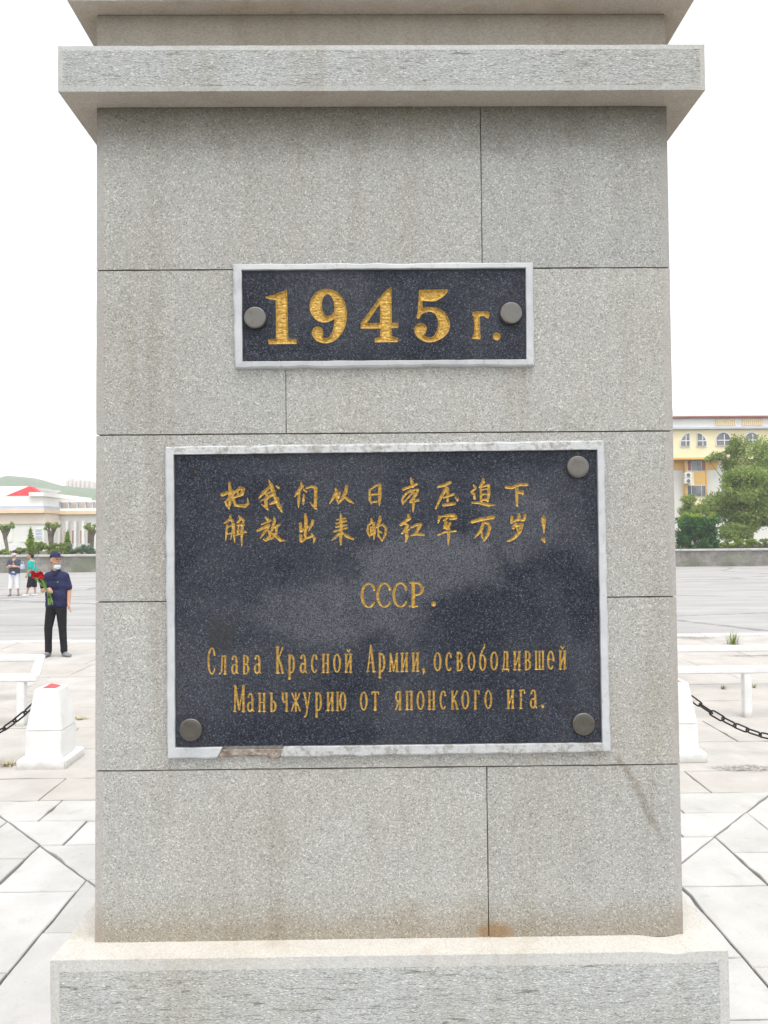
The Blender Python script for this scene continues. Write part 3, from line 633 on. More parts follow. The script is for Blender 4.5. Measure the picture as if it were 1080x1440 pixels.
def carve(rows, quad, Yf, parent, depth_side=.05):
    """plaque face with V-cut lettering: marching squares on the outline distance, cells cut along the
    letter outline; the stone face and every letter become meshes of their own"""
    def W(px, py, dep): 
        q = at(px, py, Yf); return (q[0], q[1]+dep, q[2])
    fv, ff = [], []                    # stone face
    def fquad(P):
        i = len(fv); fv.extend(W(x, y, 0) for x, y in P); ff.append(tuple(range(i, i+len(P))))
    (tlx, tly), (trx, try_), (brx, bry), (blx, bly) = quad
    prev = [(tlx, tly), (trx, try_)]   # previous lower boundary, left and right end
    for kind, x0, x1, y0, y1, step, glyphs, slope, dmax in rows:
        def side(y, left):
            a, b = ((tlx, tly), (blx, bly)) if left else ((trx, try_), (brx, bry))
            return a[0]+(b[0]-a[0])*(y-a[1])/(b[1]-a[1])
        fquad([prev[0], prev[1], (side(y0, False), y0), (side(y0, True), y0)])
        fquad([(side(y0, True), y0), (x0, y0), (x0, y1), (side(y1, True), y1)])
        fquad([(x1, y0), (side(y0, False), y0), (side(y1, False), y1), (x1, y1)])
        prev = [(side(y1, True), y1), (side(y1, False), y1)]
        nx = int(round((x1-x0)/step)); ny = int(round((y1-y0)/step))
        gx = np.linspace(x0, x1, nx+1); gy = np.linspace(y0, y1, ny+1)
        X, Y = np.meshgrid(gx, gy, indexing='ij')
        D = np.full(X.shape, 1e3); own = np.full(X.shape, -1)
        for gi, (ch, shp) in enumerate(glyphs):
            if kind == 'poly': d = poly_sdf(X, Y, shp)
            else:
                xs = [p[0] for s in shp for p in s]; i0 = max(0, np.searchsorted(gx, min(xs)-7)); i1 = min(nx+1, np.searchsorted(gx, max(xs)+7))
                d = np.full(X.shape, 1e3); d[i0:i1] = seg_sdf(X[i0:i1], Y[i0:i1], shp)
            own = np.where(d < D, gi, own); D = np.minimum(D, d)
        D = D + .16*np.sin(X*1.9+Y*.7)*np.sin(Y*1.3-X*.4)
        D = np.where(np.abs(D) < .02, .02, D)
        dep = np.minimum(np.maximum(-D, 0)*slope, dmax)*(1+.0*X)
        gl = {}
        def gmesh(g): return gl.setdefault(g, ([], [], {}))
        for j in range(ny):
            run = None
            for i in range(nx+1):
                solid = i < nx and D[i, j] > 0 and D[i+1, j] > 0 and D[i, j+1] > 0 and D[i+1, j+1] > 0
                if solid:
                    if run is None: run = i
                    continue
                if run is not None:
                    fquad([(gx[run], gy[j]), (gx[i], gy[j]), (gx[i], gy[j+1]), (gx[run], gy[j+1])]); run = None
                if i == nx: break
                cs = [(i, j), (i+1, j), (i+1, j+1), (i, j+1)]
                ins, outp = [], []
                g = own[min(cs, key=lambda c: D[c])]
                for a in range(4):
                    c, e = cs[a], cs[(a+1) % 4]; dc, de = D[c], D[e]
                    if dc < 0: ins.append((c, (gx[c[0]], gy[c[1]], dep[c])))
                    else: outp.append((gx[c[0]], gy[c[1]]))
                    if (dc < 0) != (de < 0):
                        t = dc/(dc-de); q = (gx[c[0]]+(gx[e[0]]-gx[c[0]])*t, gy[c[1]]+(gy[e[1]]-gy[c[1]])*t)
                        ins.append((tuple(sorted((c, e))), (q[0], q[1], 0.0))); outp.append(q)
                if len(outp) >= 3: fquad(outp)
                if len(ins) >= 3:
                    V, F, key = gmesh(int(g)); ids = []
                    for k_, (qx, qy, qd) in ins:
                        if k_ not in key: key[k_] = len(V); V.append(W(qx, qy, qd))
                        ids.append(key[k_])
                    F.append(ids)
        for g in sorted(gl):
            V, F, key = gl[g]
            nm = 'exclamation_mark' if glyphs[g][0] == '！' else 'full_stop' if glyphs[g][0] == '.' else 'comma' if glyphs[g][0] == ',' else 'digit' if glyphs[g][0] in '1945' else 'chinese_character' if glyphs[g][0] in HAN else 'letter'
            mesh_of(nm, V, F, M['gold'], parent, smooth=(kind != 'poly'))
    fquad([prev[0], prev[1], (brx, bry), (blx, bly)])
    # slab edges and back
    for a, b in ((0, 1), (1, 2), (2, 3), (3, 0)):
        i = len(fv); fv.extend([W(*quad[b], 0), W(*quad[a], 0), W(*quad[a], depth_side), W(*quad[b], depth_side)]); ff.append((i, i+1, i+2, i+3))
    return mesh_of('granite_face', fv, ff, M['granite'], parent)

def frame_strip(name, p0, p1, q0, q1, Yfront, Yback, mat, parent, n=None, jit=.0017):
    """moulding between an inner edge p0-p1 and an outer edge q0-q1 (picture points on the pillar face)"""
    A, B, C2, D2 = [np.array(at(*p, 0)) for p in (p0, p1, q0, q1)]
    L = np.linalg.norm(B-A); n = n or max(3, int(L/.016)); bm = bmesh.new(); rows = []
    for i in range(n+1):
        t = i/n; a = A+(B-A)*t; c = C2+(D2-C2)*t; w = (c-a); w = w/np.linalg.norm(w)
        e = 0 if i in (0, n) else 1
        ja = mnoise.noise(Vector(a)*28)*jit*e*.6; jc = (mnoise.noise(Vector(c)*22+Vector((5, 1, 2)))*jit*2.2)*e
        a2 = a+w*ja; c2 = c+w*jc; yf = Yfront+mnoise.noise(Vector(a)*9)*.0012+mnoise.noise(Vector(a)*60)*.0009
        prof = [(a2, Yback), (a2, yf+.0010), (a2+w*.0012, yf), (c2-w*.005, yf+.0012), (c2, yf+.0055), (c2+w*.0028, Yback)]
        rows.append([bm.verts.new((p[0], y, p[2])) for p, y in prof])
    for i in range(n):
        for k in range(len(rows[0])-1): bm.faces.new((rows[i][k], rows[i][k+1], rows[i+1][k+1], rows[i+1][k]))
    bm.faces.new(rows[0]); bm.faces.new(rows[-1][::-1])
    return from_bm(name, bm, mat, parent)
def bolt_cap(px, py, rpx, Yf, parent):
    c = at(px, py, Yf-.012); r = rpx*(Yf-CAM[1])/F_PX
    prof = [(0, 0), (.55, -.0009), (.90, -.0012), (.97, -.0006), (1.0, .0012), (1.0, .013)]
    prof = [(r*a, b) for a, b in prof]; n = 40
    vs_, fs = [(0, prof[0][1], 0)], []
    for pr, py_ in prof[1:]:
        for k in range(n): vs_.append((pr*math.cos(2*math.pi*k/n), py_, pr*math.sin(2*math.pi*k/n)))
    for k in range(n): fs.append((0, 1+(k+1) % n, 1+k))
    for s_ in range(len(prof)-2):
        for k in range(n):
            a = 1+s_*n+k; b = 1+s_*n+(k+1) % n; fs.append((a, b, b+n, a+n))
    o = mesh_of('bolt_cap', vs_, fs, M['steel'], parent, smooth=True)
    o.location = c
    return o

YP, YFR = -.0075, -.0150             # stone face and frame front, proud of the pillar
# small plaque
sp_ = empty('date_plaque', (0, 0, 0)); tag(sp_, 'small dark granite plaque with gilded 1945 in a pale painted frame', 'plaque')
IN = [(341, 382), (738, 379), (739, 507), (342, 510)]; OUT = [(328, 373), (748, 371), (750, 515), (332, 519)]
dig = [(c, DIG[c]) for c in '1945г.']
carve([('poly', 368, 712, 398, 490, .8, dig, .0015*1.1, .0042)], IN, YP, sp_)
for a, b in ((0, 1), (1, 2), (2, 3), (3, 0)):
    frame_strip('frame_side', IN[a], IN[b], OUT[a], OUT[b], YFR, .004, M['paint'] if a != 2 else M['paint'], sp_)
bolt_cap(358.5, 446.5, 15.5, YP, sp_); bolt_cap(719, 440, 15.5, YP, sp_)
# big plaque
bp = empty('inscription_plaque', (0, 0, 0)); tag(bp, 'large dark granite plaque with gilded Chinese and Russian inscription in a chipped white frame', 'plaque')
IN = [(246, 640), (838, 633), (845, 1043), (248, 1050)]; OUT = [(234, 629), (848, 620), (857, 1056), (237, 1066)]
def han(s):
    out = []
    for ch in s:
        x0, _, S = HAN[ch]; out.append((ch, [[(x0+a/9, 665+b/9, max(w, 5)*1.07/9) for a, b, w in st] for st in S]))
    return out
rows = [('seg', 306, 782, 670, 721.6, .68, han('把我们从日本压迫下'), .0013, .0028),
        ('seg', 306, 782, 721.6, 772, .68, han('解放出来的红军万岁！'), .0013, .0028),
        ('seg', 500, 620, 812, 864, .7, [(c0, [[(x_, y_, w_*1.4) for x_, y_, w_ in st] for st in S0]) for c0, S0 in cyr_row(row0, ((517, 854.3), (586, 853.3)), 34.5)], .0013, .0024),
        ('seg', 286, 804, 898, 958, .7, cyr_row(row1, ((297, 948.3), (791, 941.2)), 26.5), .0013, .0020),
        ('seg', 320, 774, 958, 1012, .7, cyr_row(row2, ((336, 1001.2), (750, 996)), 26.5), .0013, .0020)]
carve(rows, IN, YP, bp)
frame_strip('frame_side', IN[0], IN[1], OUT[0], OUT[1], YFR, .004, M['paint_worn'], bp, jit=.0018)
frame_strip('frame_side', IN[1], IN[2], OUT[1], OUT[2], YFR, .004, M['paint'], bp, jit=.0018)
frame_strip('frame_side', IN[3], IN[0], OUT[3], OUT[0], YFR, .004, M['paint'], bp)
lerp = lambda a, b, t: (a[0]+(b[0]-a[0])*t, a[1]+(b[1]-a[1])*t)
tA, tB = (845-400)/(845-248), (845-314)/(845-248)
frame_strip('frame_side', IN[2], lerp(IN[2], IN[3], tA), OUT[2], lerp(OUT[2], OUT[3], tA), YFR, .004, M['paint_worn'], bp, jit=.0016)
frame_strip('frame_side', lerp(IN[2], IN[3], tB), IN[3], lerp(OUT[2], OUT[3], tB), OUT[3], YFR, .004, M['paint'], bp)
M['bare_mortar'] = mat_simple('bare_mortar', (.16, .11, .09), (.50, .45, .40), 40, .95, .9, .01)
frame_strip('exposed_mortar', lerp(lerp(IN[2], IN[3], tA), lerp(OUT[2], OUT[3], tA), .25), lerp(lerp(IN[2], IN[3], tB), lerp(OUT[2], OUT[3], tB), .25), lerp(OUT[2], OUT[3], tA), lerp(OUT[2], OUT[3], tB), -.010, .004, M['bare_mortar'], bp, n=24, jit=.004)
for x, y in ((813, 656.5), (268, 1026.5), (821, 1018.5)): bolt_cap(x, y, 15.6, YP, bp)
# the missing cap: a bare drill hole with its washer mark
c = at(270, 662, YP-.0012)
vs_, fs = [], []
n = 24
for rr, yy in ((.013, .0010), (.0125, 0.0), (.008, .0004), (.006, .0009)):
    for k in range(n): vs_.append((c[0]+rr*math.cos(2*math.pi*k/n)*(1+.06*math.sin(5*k)), c[1]+yy, c[2]+rr*math.sin(2*math.pi*k/n)))
for s_ in range(3):
    for k in range(n):
        a = s_*n+k; b = s_*n+(k+1) % n; fs.append((a, b, b+n, a+n))
fs.append(tuple(range(3*n, 4*n)))
M['hole'] = mat_simple('drill_hole', (.012, .012, .012), (.035, .032, .028), 200, .9)
mesh_of('drill_hole', vs_, fs, [M['granite'], M['hole']], bp, midx=[0]*(2*n)+[1]*(n+1))

# ------------------------------------------------------------------ bollards, chains, rails
N = NT('white_paint'); p = N.pos()
c = N.ramp(N.noise(p, 6, 5, .6), [(.3, (.60, .60, .59)), (.7, (.69, .69, .68))])
c = N.mix(N.rng(N.noise(p, 40, 5, .8), .62, .72, 0, .6), c, (.36, .34, .31))
c = N.mix(N.math('MULTIPLY', N.rng(N.math('ADD', N.sep(p)[2], N.math('MULTIPLY', N.noise(p, 14, 4, .7), .10)), .13, .04), .6), c, (.30, .27, .23))
M['white'] = N.done(c, .6, N.bump(N.noise(p, 50, 4), .3, .004))
M['red_paint'] = mat_simple('red_paint', (.55, .05, .06), (.68, .10, .10), 20, .6)
M['chain'] = mat_simple('chain_iron', (.018, .017, .018), (.045, .042, .042), 30, .5, .3, .002, metal=.6)
def frustum(bm, x, y, z0, z1, w0, w1):
    a = [bm.verts.new((x+sx*w0/2, y+sy*w0/2, z0)) for sx, sy in ((-1, -1), (1, -1), (1, 1), (-1, 1))]
    b = [bm.verts.new((x+sx*w1/2, y+sy*w1/2, z1)) for sx, sy in ((-1, -1), (1, -1), (1, 1), (-1, 1))]
    bm.faces.new(a[::-1]); bm.faces.new(b)
    es = []
    for i in range(4): bm.faces.new((a[i], a[(i+1) % 4], b[(i+1) % 4], b[i]))
def bollard(x, y, label, group=None, side=1):
    t = empty('bollard', (x, y, 0)); tag(t, label, 'bollard', group)
    box('base_slab', -.215, .215, -.215, .215, -.01, .085, M['white'], t, .012, 2)
    bm = bmesh.new(); frustum(bm, 0, 0, .08, .325, .325, .318)
    bmesh.ops.bevel(bm, geom=bm.edges[:], offset=.008, segments=2, affect='EDGES'); from_bm('pedestal', bm, M['white'], t)
    bm = bmesh.new(); frustum(bm, 0, 0, .322, .675, .316, .212)
    bmesh.ops.bevel(bm, geom=bm.edges[:], offset=.008, segments=2, affect='EDGES'); from_bm('tapered_body', bm, M['white'], t)
    bm = bmesh.new(); frustum(bm, 0, 0, .672, .705, .14, .01); from_bm('cap', bm, M['red_paint'], t)
    bm = bmesh.new()
    for sx in (side,):
        bm_tube(bm, [(sx*.11, 0, .53), (sx*.165, 0, .53)], [.012, .012], 8)
    from_bm('chain_eye', bm, M['chain'], t)
    return t
gl = ground(57, 1083); gr = ground(958, 1073)
BLX, BLY = float(gl[0]), float(gl[1])+.215
BRX, BRY = float(gr[0])+.02, float(gr[1])+.215
bollard(BLX, BLY, 'white tapered bollard with red cap standing in front of the man with flowers', 'chain bollards', -1)
bollard(BRX, BRY, 'white tapered bollard with red cap, chain leading off towards the yellow building side', 'chain bollards')
bollard(BLX-1.95, BLY, 'white tapered bollard at the far end of the chain on the hill side', 'chain bollards')
bollard(BRX+2.3, BRY, 'white tapered bollard at the far end of the chain on the yellow building side', 'chain bollards', -1)
def link_mesh():
    bm = bmesh.new(); a, b, wr = .046, .025, .0082; pts = []
    for k in range(7): an = R(-90+180*k/6); pts.append((a+b*math.cos(an), b*math.sin(an), 0))
    for k in range(7): an = R(90+180*k/6); pts.append((-a+b*math.cos(an), b*math.sin(an), 0))
    n = len(pts); rings = []
    for i in range(n):
        t = (Vector(pts[(i+1) % n])-Vector(pts[i-1])).normalized(); s_ = Vector((0, 0, 1)); r_ = t.cross(s_)
        rings.append([bm.verts.new(Vector(pts[i])+(r_*math.cos(2*math.pi*k/6)+s_*math.sin(2*math.pi*k/6))*wr) for k in range(6)])
    for i in range(n):
        for k in range(6): bm.faces.new((rings[i][k], rings[(i+1) % n][k], rings[(i+1) % n][(k+1) % 6], rings[i][(k+1) % 6]))
    bmesh.ops.recalc_face_normals(bm, faces=bm.faces)
    me = bpy.data.meshes.new('chain_link'); bm.to_mesh(me); bm.free(); me.materials.append(M['chain'])
    me.polygons.foreach_set('use_smooth', np.ones(len(me.polygons), dtype=bool)); return me
LM = link_mesh()
def chain(x0, x1, y, z, sag, label):
    t = empty('barrier_chain', ((x0+x1)/2, y, z-sag)); tag(t, label, 'chain', 'chains between bollards')
    f = lambda u: Vector((x0+(x1-x0)*u, y, z-4*sag*u*(1-u)))
    us = np.linspace(0, 1, 600); P = [f(u) for u in us]; S = [0]
    for a, b in zip(P[:-1], P[1:]): S.append(S[-1]+(b-a).length)
    n = int(S[-1]/.116)
    for i in range(n):
        s_ = (i+.5)*S[-1]/n; k = int(np.searchsorted(S, s_)); k = min(k, 598)
        d = (P[k+1]-P[k-1]).normalized()
        o = bpy.data.objects.new('chain_link', LM); COL.objects.link(o); o.parent = t
        side = Vector((0, 1, 0)); up = d.cross(side)
        tilt = R(58 if i % 2 else -32)+random.uniform(-.25, .25)
        yv = (up*math.cos(tilt)+side*math.sin(tilt)); zv = d.cross(yv)
        mt = Matrix((d, yv, zv)).transposed().to_4x4(); mt.translation = P[k]-t.location
        o.matrix_local = mt
chain(BLX-.15, BLX-1.95+.15, BLY, .53, .40, 'dark iron chain hanging from the bollard by the man with flowers')
chain(BRX+.15, BRX+2.3-.15, BRY, .53, .40, 'dark iron chain sagging from the bollard on the yellow building side')
def low_rail(pts, posts, label):
    t = empty('low_white_rail', (pts[0][0], pts[0][1], 0)); tag(t, label, 'railing', 'low white rails')
    o0 = Vector((pts[0][0], pts[0][1], 0)); ZR = .55
    for a, b in zip(pts[:-1], pts[1:]):
        a, b = Vector((*a, 0)), Vector((*b, 0)); d = (b-a).normalized(); nrm = Vector((-d.y, d.x, 0)); bm = bmesh.new()
        vs_ = [bm.verts.new(p_+nrm*sx*.045+Vector((0, 0, z_))-o0) for p_ in (a-d*.045, b+d*.045) for sx, z_ in ((-1, ZR-.075), (1, ZR-.075), (1, ZR), (-1, ZR))]
        for q in ((0, 1, 2, 3), (7, 6, 5, 4), (0, 4, 5, 1), (1, 5, 6, 2), (2, 6, 7, 3), (3, 7, 4, 0)): bm.faces.new([vs_[i] for i in q])
        bmesh.ops.bevel(bm, geom=bm.edges[:], offset=.012, segments=2, affect='EDGES')
        for v in bm.verts: v.co.z += random.uniform(-.0005, .0005)
        from_bm('rail_beam', bm, M['white'], t)
    for x, y in posts:
        box('post', x-.042-o0.x, x+.042-o0.x, y-.04-o0.y, y+.04-o0.y, -.02, ZR-.070, M['white'], t, .008)
g = [ground(a, b, .55)[:2] for a, b in ((49, 948), (57, 921))]
yL, yLb = float(g[0][1]), float(g[1][1]); pxp = ground(18.5, 1027)
low_rail([(-8.5, yL), (float(g[0][0]), yL), (float(g[1][0]), yLb), (-8.5, yLb), (-8.5, yL)], [(float(pxp[0]), yL), (float(pxp[0])-1.5, yL), (float(pxp[0])-3, yL), (float(g[1][0])-1.2, yLb), (float(g[1][0])-2.8, yLb)], 'low white painted rail in front of the man with flowers')
pxp = ground(1073, 1019); yR = float(ground(1010, 937, .55)[1]); yRb = float(ground(1010, 908, .55)[1])
low_rail([(8.5, yR), (2.55, yR), (2.9, yRb), (8.5, yRb), (8.5, yR)], [(float(pxp[0]), yR), (float(pxp[0])-1.35, yR), (float(pxp[0])+1.6, yR), (3.3, yRb), (7.5, yRb), (float(pxp[0])+3.2, yR)], 'low white painted rail beside the tuft of weeds')

# ------------------------------------------------------------------ weeds
M['grass'] = mat_simple('weed_green', (.10, .17, .03), (.24, .28, .08), 9, .7)
M['dry_grass'] = mat_simple('dry_weed', (.24, .19, .08), (.34, .28, .13), 9, .8)
def weed(px, py, h, spread, n, label, mat='grass', flat=1.0):
    g0 = ground(px, py); V, F = [], []
    for _ in range(n):
        a = random.uniform(0, 6.28); r0 = spread*.35*random.random(); bx, by = r0*math.cos(a)*2*flat, r0*math.sin(a)
        hh = h*random.uniform(.4, 1.0); lean = spread*random.uniform(.2, 1.0); w = random.uniform(.004, .009)*(.7+h)
        da, db = math.cos(a)*lean, math.sin(a)*lean; px_, py_ = -math.sin(a)*w, math.cos(a)*w; i = len(V)
        for t, ww in ((0, 1), (.4, .9), (.75, .6), (1, .05)):
            c = (bx+da*t*t, by+db*t*t, hh*(t-.22*t*t)); V += [(c[0]-px_*ww, c[1]-py_*ww, c[2]-.003), (c[0]+px_*ww, c[1]+py_*ww, c[2]-.003)]
        for k in range(3): F.append((i+2*k, i+2*k+1, i+2*k+3, i+2*k+2))
    o = mesh_of('weed_tuft', V, F, M[mat]); o.location = (g0[0], g0[1], 0)
    return tag(o, label, 'weed')
weed(1030, 906, .34, .16, 46, 'tall green weed tuft growing at the edge of the road')
weed(1018, 969, .09, .05, 14, 'tiny weed growing from a plaza joint near the chain')
weed(1060, 967, .10, .04, 12, 'tiny weed in the plaza joint next to the white post')
weed(14, 1077, .07, .10, 60, 'dry trampled weeds at the foot of the bollard base', 'dry_grass', 2.4)
weed(110, 1012, .05, .09, 40, 'dry straw-coloured weeds along a joint beside the pillar', 'dry_grass', 2.0)

# ------------------------------------------------------------------ planter wall and terrace behind the road
WY = 42.3
N = NT('rough_wall'); p = N.pos()
c = N.ramp(N.noise(p, 1.6, 7, .7), [(.3, (.11, .105, .095)), (.5, (.19, .18, .165)), (.72, (.29, .28, .26))])
c = N.mix(N.rng(N.noise(p, .5, 6, .7), .45, .62, 0, .6), c, (.13, .15, .09))
M['wall'] = N.done(c, .95, N.bump(N.noise(p, 5, 6, .7), .8, .06))
M['coping'] = mat_simple('coping', (.34, .33, .31), (.46, .45, .43), 2, .9, .3, .02)
wall = empty('planter_wall', (0, WY, -.1)); tag(wall, 'low rough grey retaining wall along the far side of the road', 'wall')
V, F = [], []; nx, nz = 160, 4
for i in range(nx+1):
    for j in range(nz+1):
        x = -60+120*i/nx; z = j*.93/nz; V.append((x, mnoise.noise(Vector((x*1.3, z*2, 0)))*.05, z))
for i in range(nx):
    for j in range(nz): a = i*(nz+1)+j; F.append((a, a+nz+1, a+nz+2, a+1))
i0 = len(V); V += [(-60, .35, 0), (60, .35, 0), (60, .35, .93), (-60, .35, .93)]; F.append((i0+1, i0, i0+3, i0+2))
mesh_of('wall_face', V, F, M['wall'], wall)
x = -60
while x < 60:
    w = 2.0; box('coping_stone', x+.01, x+w-.01, -.07, .42, .925, 1.05+random.uniform(-.006, .006), M['coping'], wall, .02); x += w
o = mesh_of('terrace', [(-120, WY+.3, .80), (120, WY+.3, .80), (120, 130, .80), (-120, 130, .80)], [(0, 1, 2, 3)], M['soil']); tag(o, kind='structure')

# ------------------------------------------------------------------ buildings
M['cream'] = mat_simple('cream_render', (.72, .61, .53), (.80, .70, .62), .6, .85)
M['peach'] = mat_simple('peach_trim', (.70, .52, .34), (.78, .60, .42), .8, .85)
M['bluegrey'] = mat_simple('blue_grey_band', (.42, .45, .52), (.50, .53, .60), .8, .8)
M['offwhite'] = mat_simple('offwhite_render', (.70, .69, .67), (.78, .77, .75), .6, .85)
M['red_roof'] = mat_simple('red_sheet_roof', (.52, .04, .06), (.62, .07, .08), .7, .6)
M['white_roof'] = mat_simple('white_roof', (.66, .66, .66), (.76, .76, .76), .7, .6)
M['yellow'] = mat_simple('yellow_render', (.79, .69, .44), (.84, .75, .52), .5, .85)
M['orange'] = mat_simple('ochre_render', (.66, .40, .13), (.74, .48, .19), .8, .85)
M['maroon'] = mat_simple('maroon_trim', (.22, .08, .07), (.30, .12, .11), 1, .7)
M['winframe'] = mat_simple('window_frame', (.70, .70, .70), (.78, .78, .78), 2, .6)
N = NT('window_glass'); p = N.pos()
M['glass'] = N.done(N.ramp(N.noise(p, 1.4, 3), [(.35, (.06, .065, .075)), (.65, (.16, .17, .19))]), .12, spec=.6)
M['darkgap'] = mat_simple('shadowed_opening', (.07, .06, .055), (.14, .12, .11), 1, .9)
M['pink'] = mat_simple('brick_opening', (.36, .22, .18), (.44, .28, .23), 1, .9)
def rect(x0, y0, x1, y1, Y):
    a, b = at(x0, (y0+y1)/2, Y), at(x1, (y0+y1)/2, Y); c, d = at((x0+x1)/2, y1, Y), at((x0+x1)/2, y0, Y)
    return float(a[0]), float(b[0]), float(c[2]), float(d[2])
def slab(name, x0, y0, x1, y1, Y, depth, mat, parent, bev=0.0, proud=0.0):
    X0, X1, Za, Zb = rect(x0, y0, x1, y1, Y); lo = parent.location if parent else Vector((0, 0, 0))
    return box(name, X0-lo.x, X1-lo.x, Y-proud-lo.y, Y+depth-lo.y, Za-lo.z, Zb-lo.z, mat, parent, bev)
LY = 61.0
lb = empty('cream_building', (float(at(0, 775, LY)[0]), LY, .8)); tag(lb, 'long cream building with parapet, red roof and balustraded wing', 'building')
XL = -70
slab('wall', XL, 737, 62, 790, LY, 14, M['offwhite'], lb)
slab('wall', XL, 722, 63.5, 737, LY, 14, M['cream'], lb, proud=.12)
slab('cornice', XL, 717.5, 66, 722, LY, 14, M['peach'], lb, proud=.55)
slab('cornice_band', XL, 712, 64.5, 717.6, LY, 14, M['bluegrey'], lb, proud=.35)
slab('parapet', XL, 698, 62, 712.2, LY, 14, M['offwhite'], lb, proud=.2)
slab('parapet_cap', 44, 692.5, 65, 698.3, LY, 10, M['offwhite'], lb, proud=.45)
slab('wall', 62, 723, 190, 790, LY+3, 11, M['offwhite'], lb)
slab('cornice', 61, 718.3, 190, 723.2, LY+3, 11, M['peach'], lb, proud=.45)
slab('cornice_band', 62, 714.8, 190, 718.6, LY+3, 11, M['offwhite'], lb, proud=.25)
bal = slab('balustrade_rail', 62, 703.5, 190, 706.2, LY+3, .35, M['offwhite'], lb)
slab('parapet', 62, 706, 190, 715, LY+3.5, .3, M['cream'], lb)
for px in (72, 84, 96.5, 108.5, 120, 130, 140): slab('baluster_post', px-.8, 705.5, px+.8, 715.2, LY+3, .3, M['bluegrey'], lb, proud=.04)
for px in (75, 85.5, 97, 108.5, 119.5): slab('pilaster', px-1.7, 733, px+1.7, 790, LY+3, .4, M['offwhite'], lb, proud=.5)
for px, w, mt in ((80.2, 3.0, 'pink'), (91, 2.4, 'cream'), (104.3, 2.6, 'pink'), (115.5, 2.2, 'pink'), (126, 2.4, 'darkgap')): slab('window', px-w, 746, px+w, 764, LY+3, .3, M[mt], lb, proud=.06)
wf = slab('window', 50, 743, 60, 758, LY, .3, M['winframe'], lb, proud=.06)
for k in range(3): slab('window_blind', 51, 744.3+k*4.6, 59, 747.6+k*4.6, LY, .2, M['bluegrey'], lb, proud=.09)
for x0, x1 in ((-60, -48), (-38, -26), (-14, -3), (8, 18), (28, 38)): slab('window', x0, 744, x1, 762, LY, .2, M['offwhite'], lb, proud=.05)
def roofpoly(name, pts, Ya, Yb, mat, parent, lo=None):
    P = [at(x, y, Ya) for x, y in pts]; lo = parent.location if lo is None else lo
    return prism(name, [(float(q[0])-lo.x, float(q[2])-lo.z) for q in P], Ya-lo.y, Yb-lo.y, mat, parent)
roofpoly('roof', [(XL, 699), (XL, 684), (41, 684), (6, 699)], LY+2.2, LY+9, M['white_roof'], lb)
roofpoly('roof', [(4, 699), (41.5, 683.6), (57, 694.5), (57, 699)], LY+2.0, LY+2.9, M['red_roof'], lb)
# picket fence on the terrace
pf = empty('picket_fence', (float(at(0, 775, 52)[0]), 52, .8)); tag(pf, 'white picket fence behind the planter wall below the cream building', 'fence')
slab('fence_rail', -60, 766, 34, 767.2, 52, .05, M['winframe'], pf)
slab('fence_rail', -60, 772, 34, 773, 52, .05, M['winframe'], pf)
slab('fence_base', -60, 774.5, 34, 779, 52, .2, M['wall'], pf)
px = -58
while px < 33: slab('picket', px, 765.3, px+1.5, 775, 52, .04, M['winframe'], pf, proud=.03); px += 3.1

RY = 64.0
rb = empty('yellow_building', (float(at(1010, 760, RY)[0]), RY, .8)); tag(rb, 'yellow three-storey building with arched top windows and white attic', 'building')
XA, XB = 880, 1180
slab('wall', XA, 603, XB, 645.5, RY, 14, M['yellow'], rb)
slab('wall', XA, 645, XB, 790, RY+1.0, 13, M['offwhite'], rb)
slab('floor_band', XA, 643.6, 1011, 646.4, RY, 1.2, M['orange'], rb, proud=.12)
slab('cornice', XA, 601, XB, 603.6, RY, 14, M['bluegrey'], rb, proud=.35)
slab('attic_wall', XA, 588, XB, 601.4, RY, 13, M['offwhite'], rb, proud=.1)
slab('attic_trim', XA, 585.8, XB, 588.2, RY, 13, M['maroon'], rb, proud=.45)
slab('roof', XA, 578.5, XB, 586, RY, 12, M['white_roof'], rb, proud=.3)
slab('roof_edge', XA, 576.8, XB, 578.7, RY+.4, 11, M['bluegrey'], rb)
for x0, x1 in ((1005, 1033), (1042, 1072), (1084, 1112)):
    pn = slab('lattice_panel', x0, 589.2, x1, 598.8, RY, .2, M['peach'], rb, proud=.14)
    k = x0+.9
    while k < x1-.8:
        X0, X1, Za, Zb = rect(k, 589.6, k+1.3, 598.4, RY); lo = rb.location
        o = box('slat', X0-lo.x, X1-lo.x, RY-.2-lo.y, RY-.10-lo.y, Za-lo.z, Zb-lo.z, M['yellow'], pn); k += 2.9
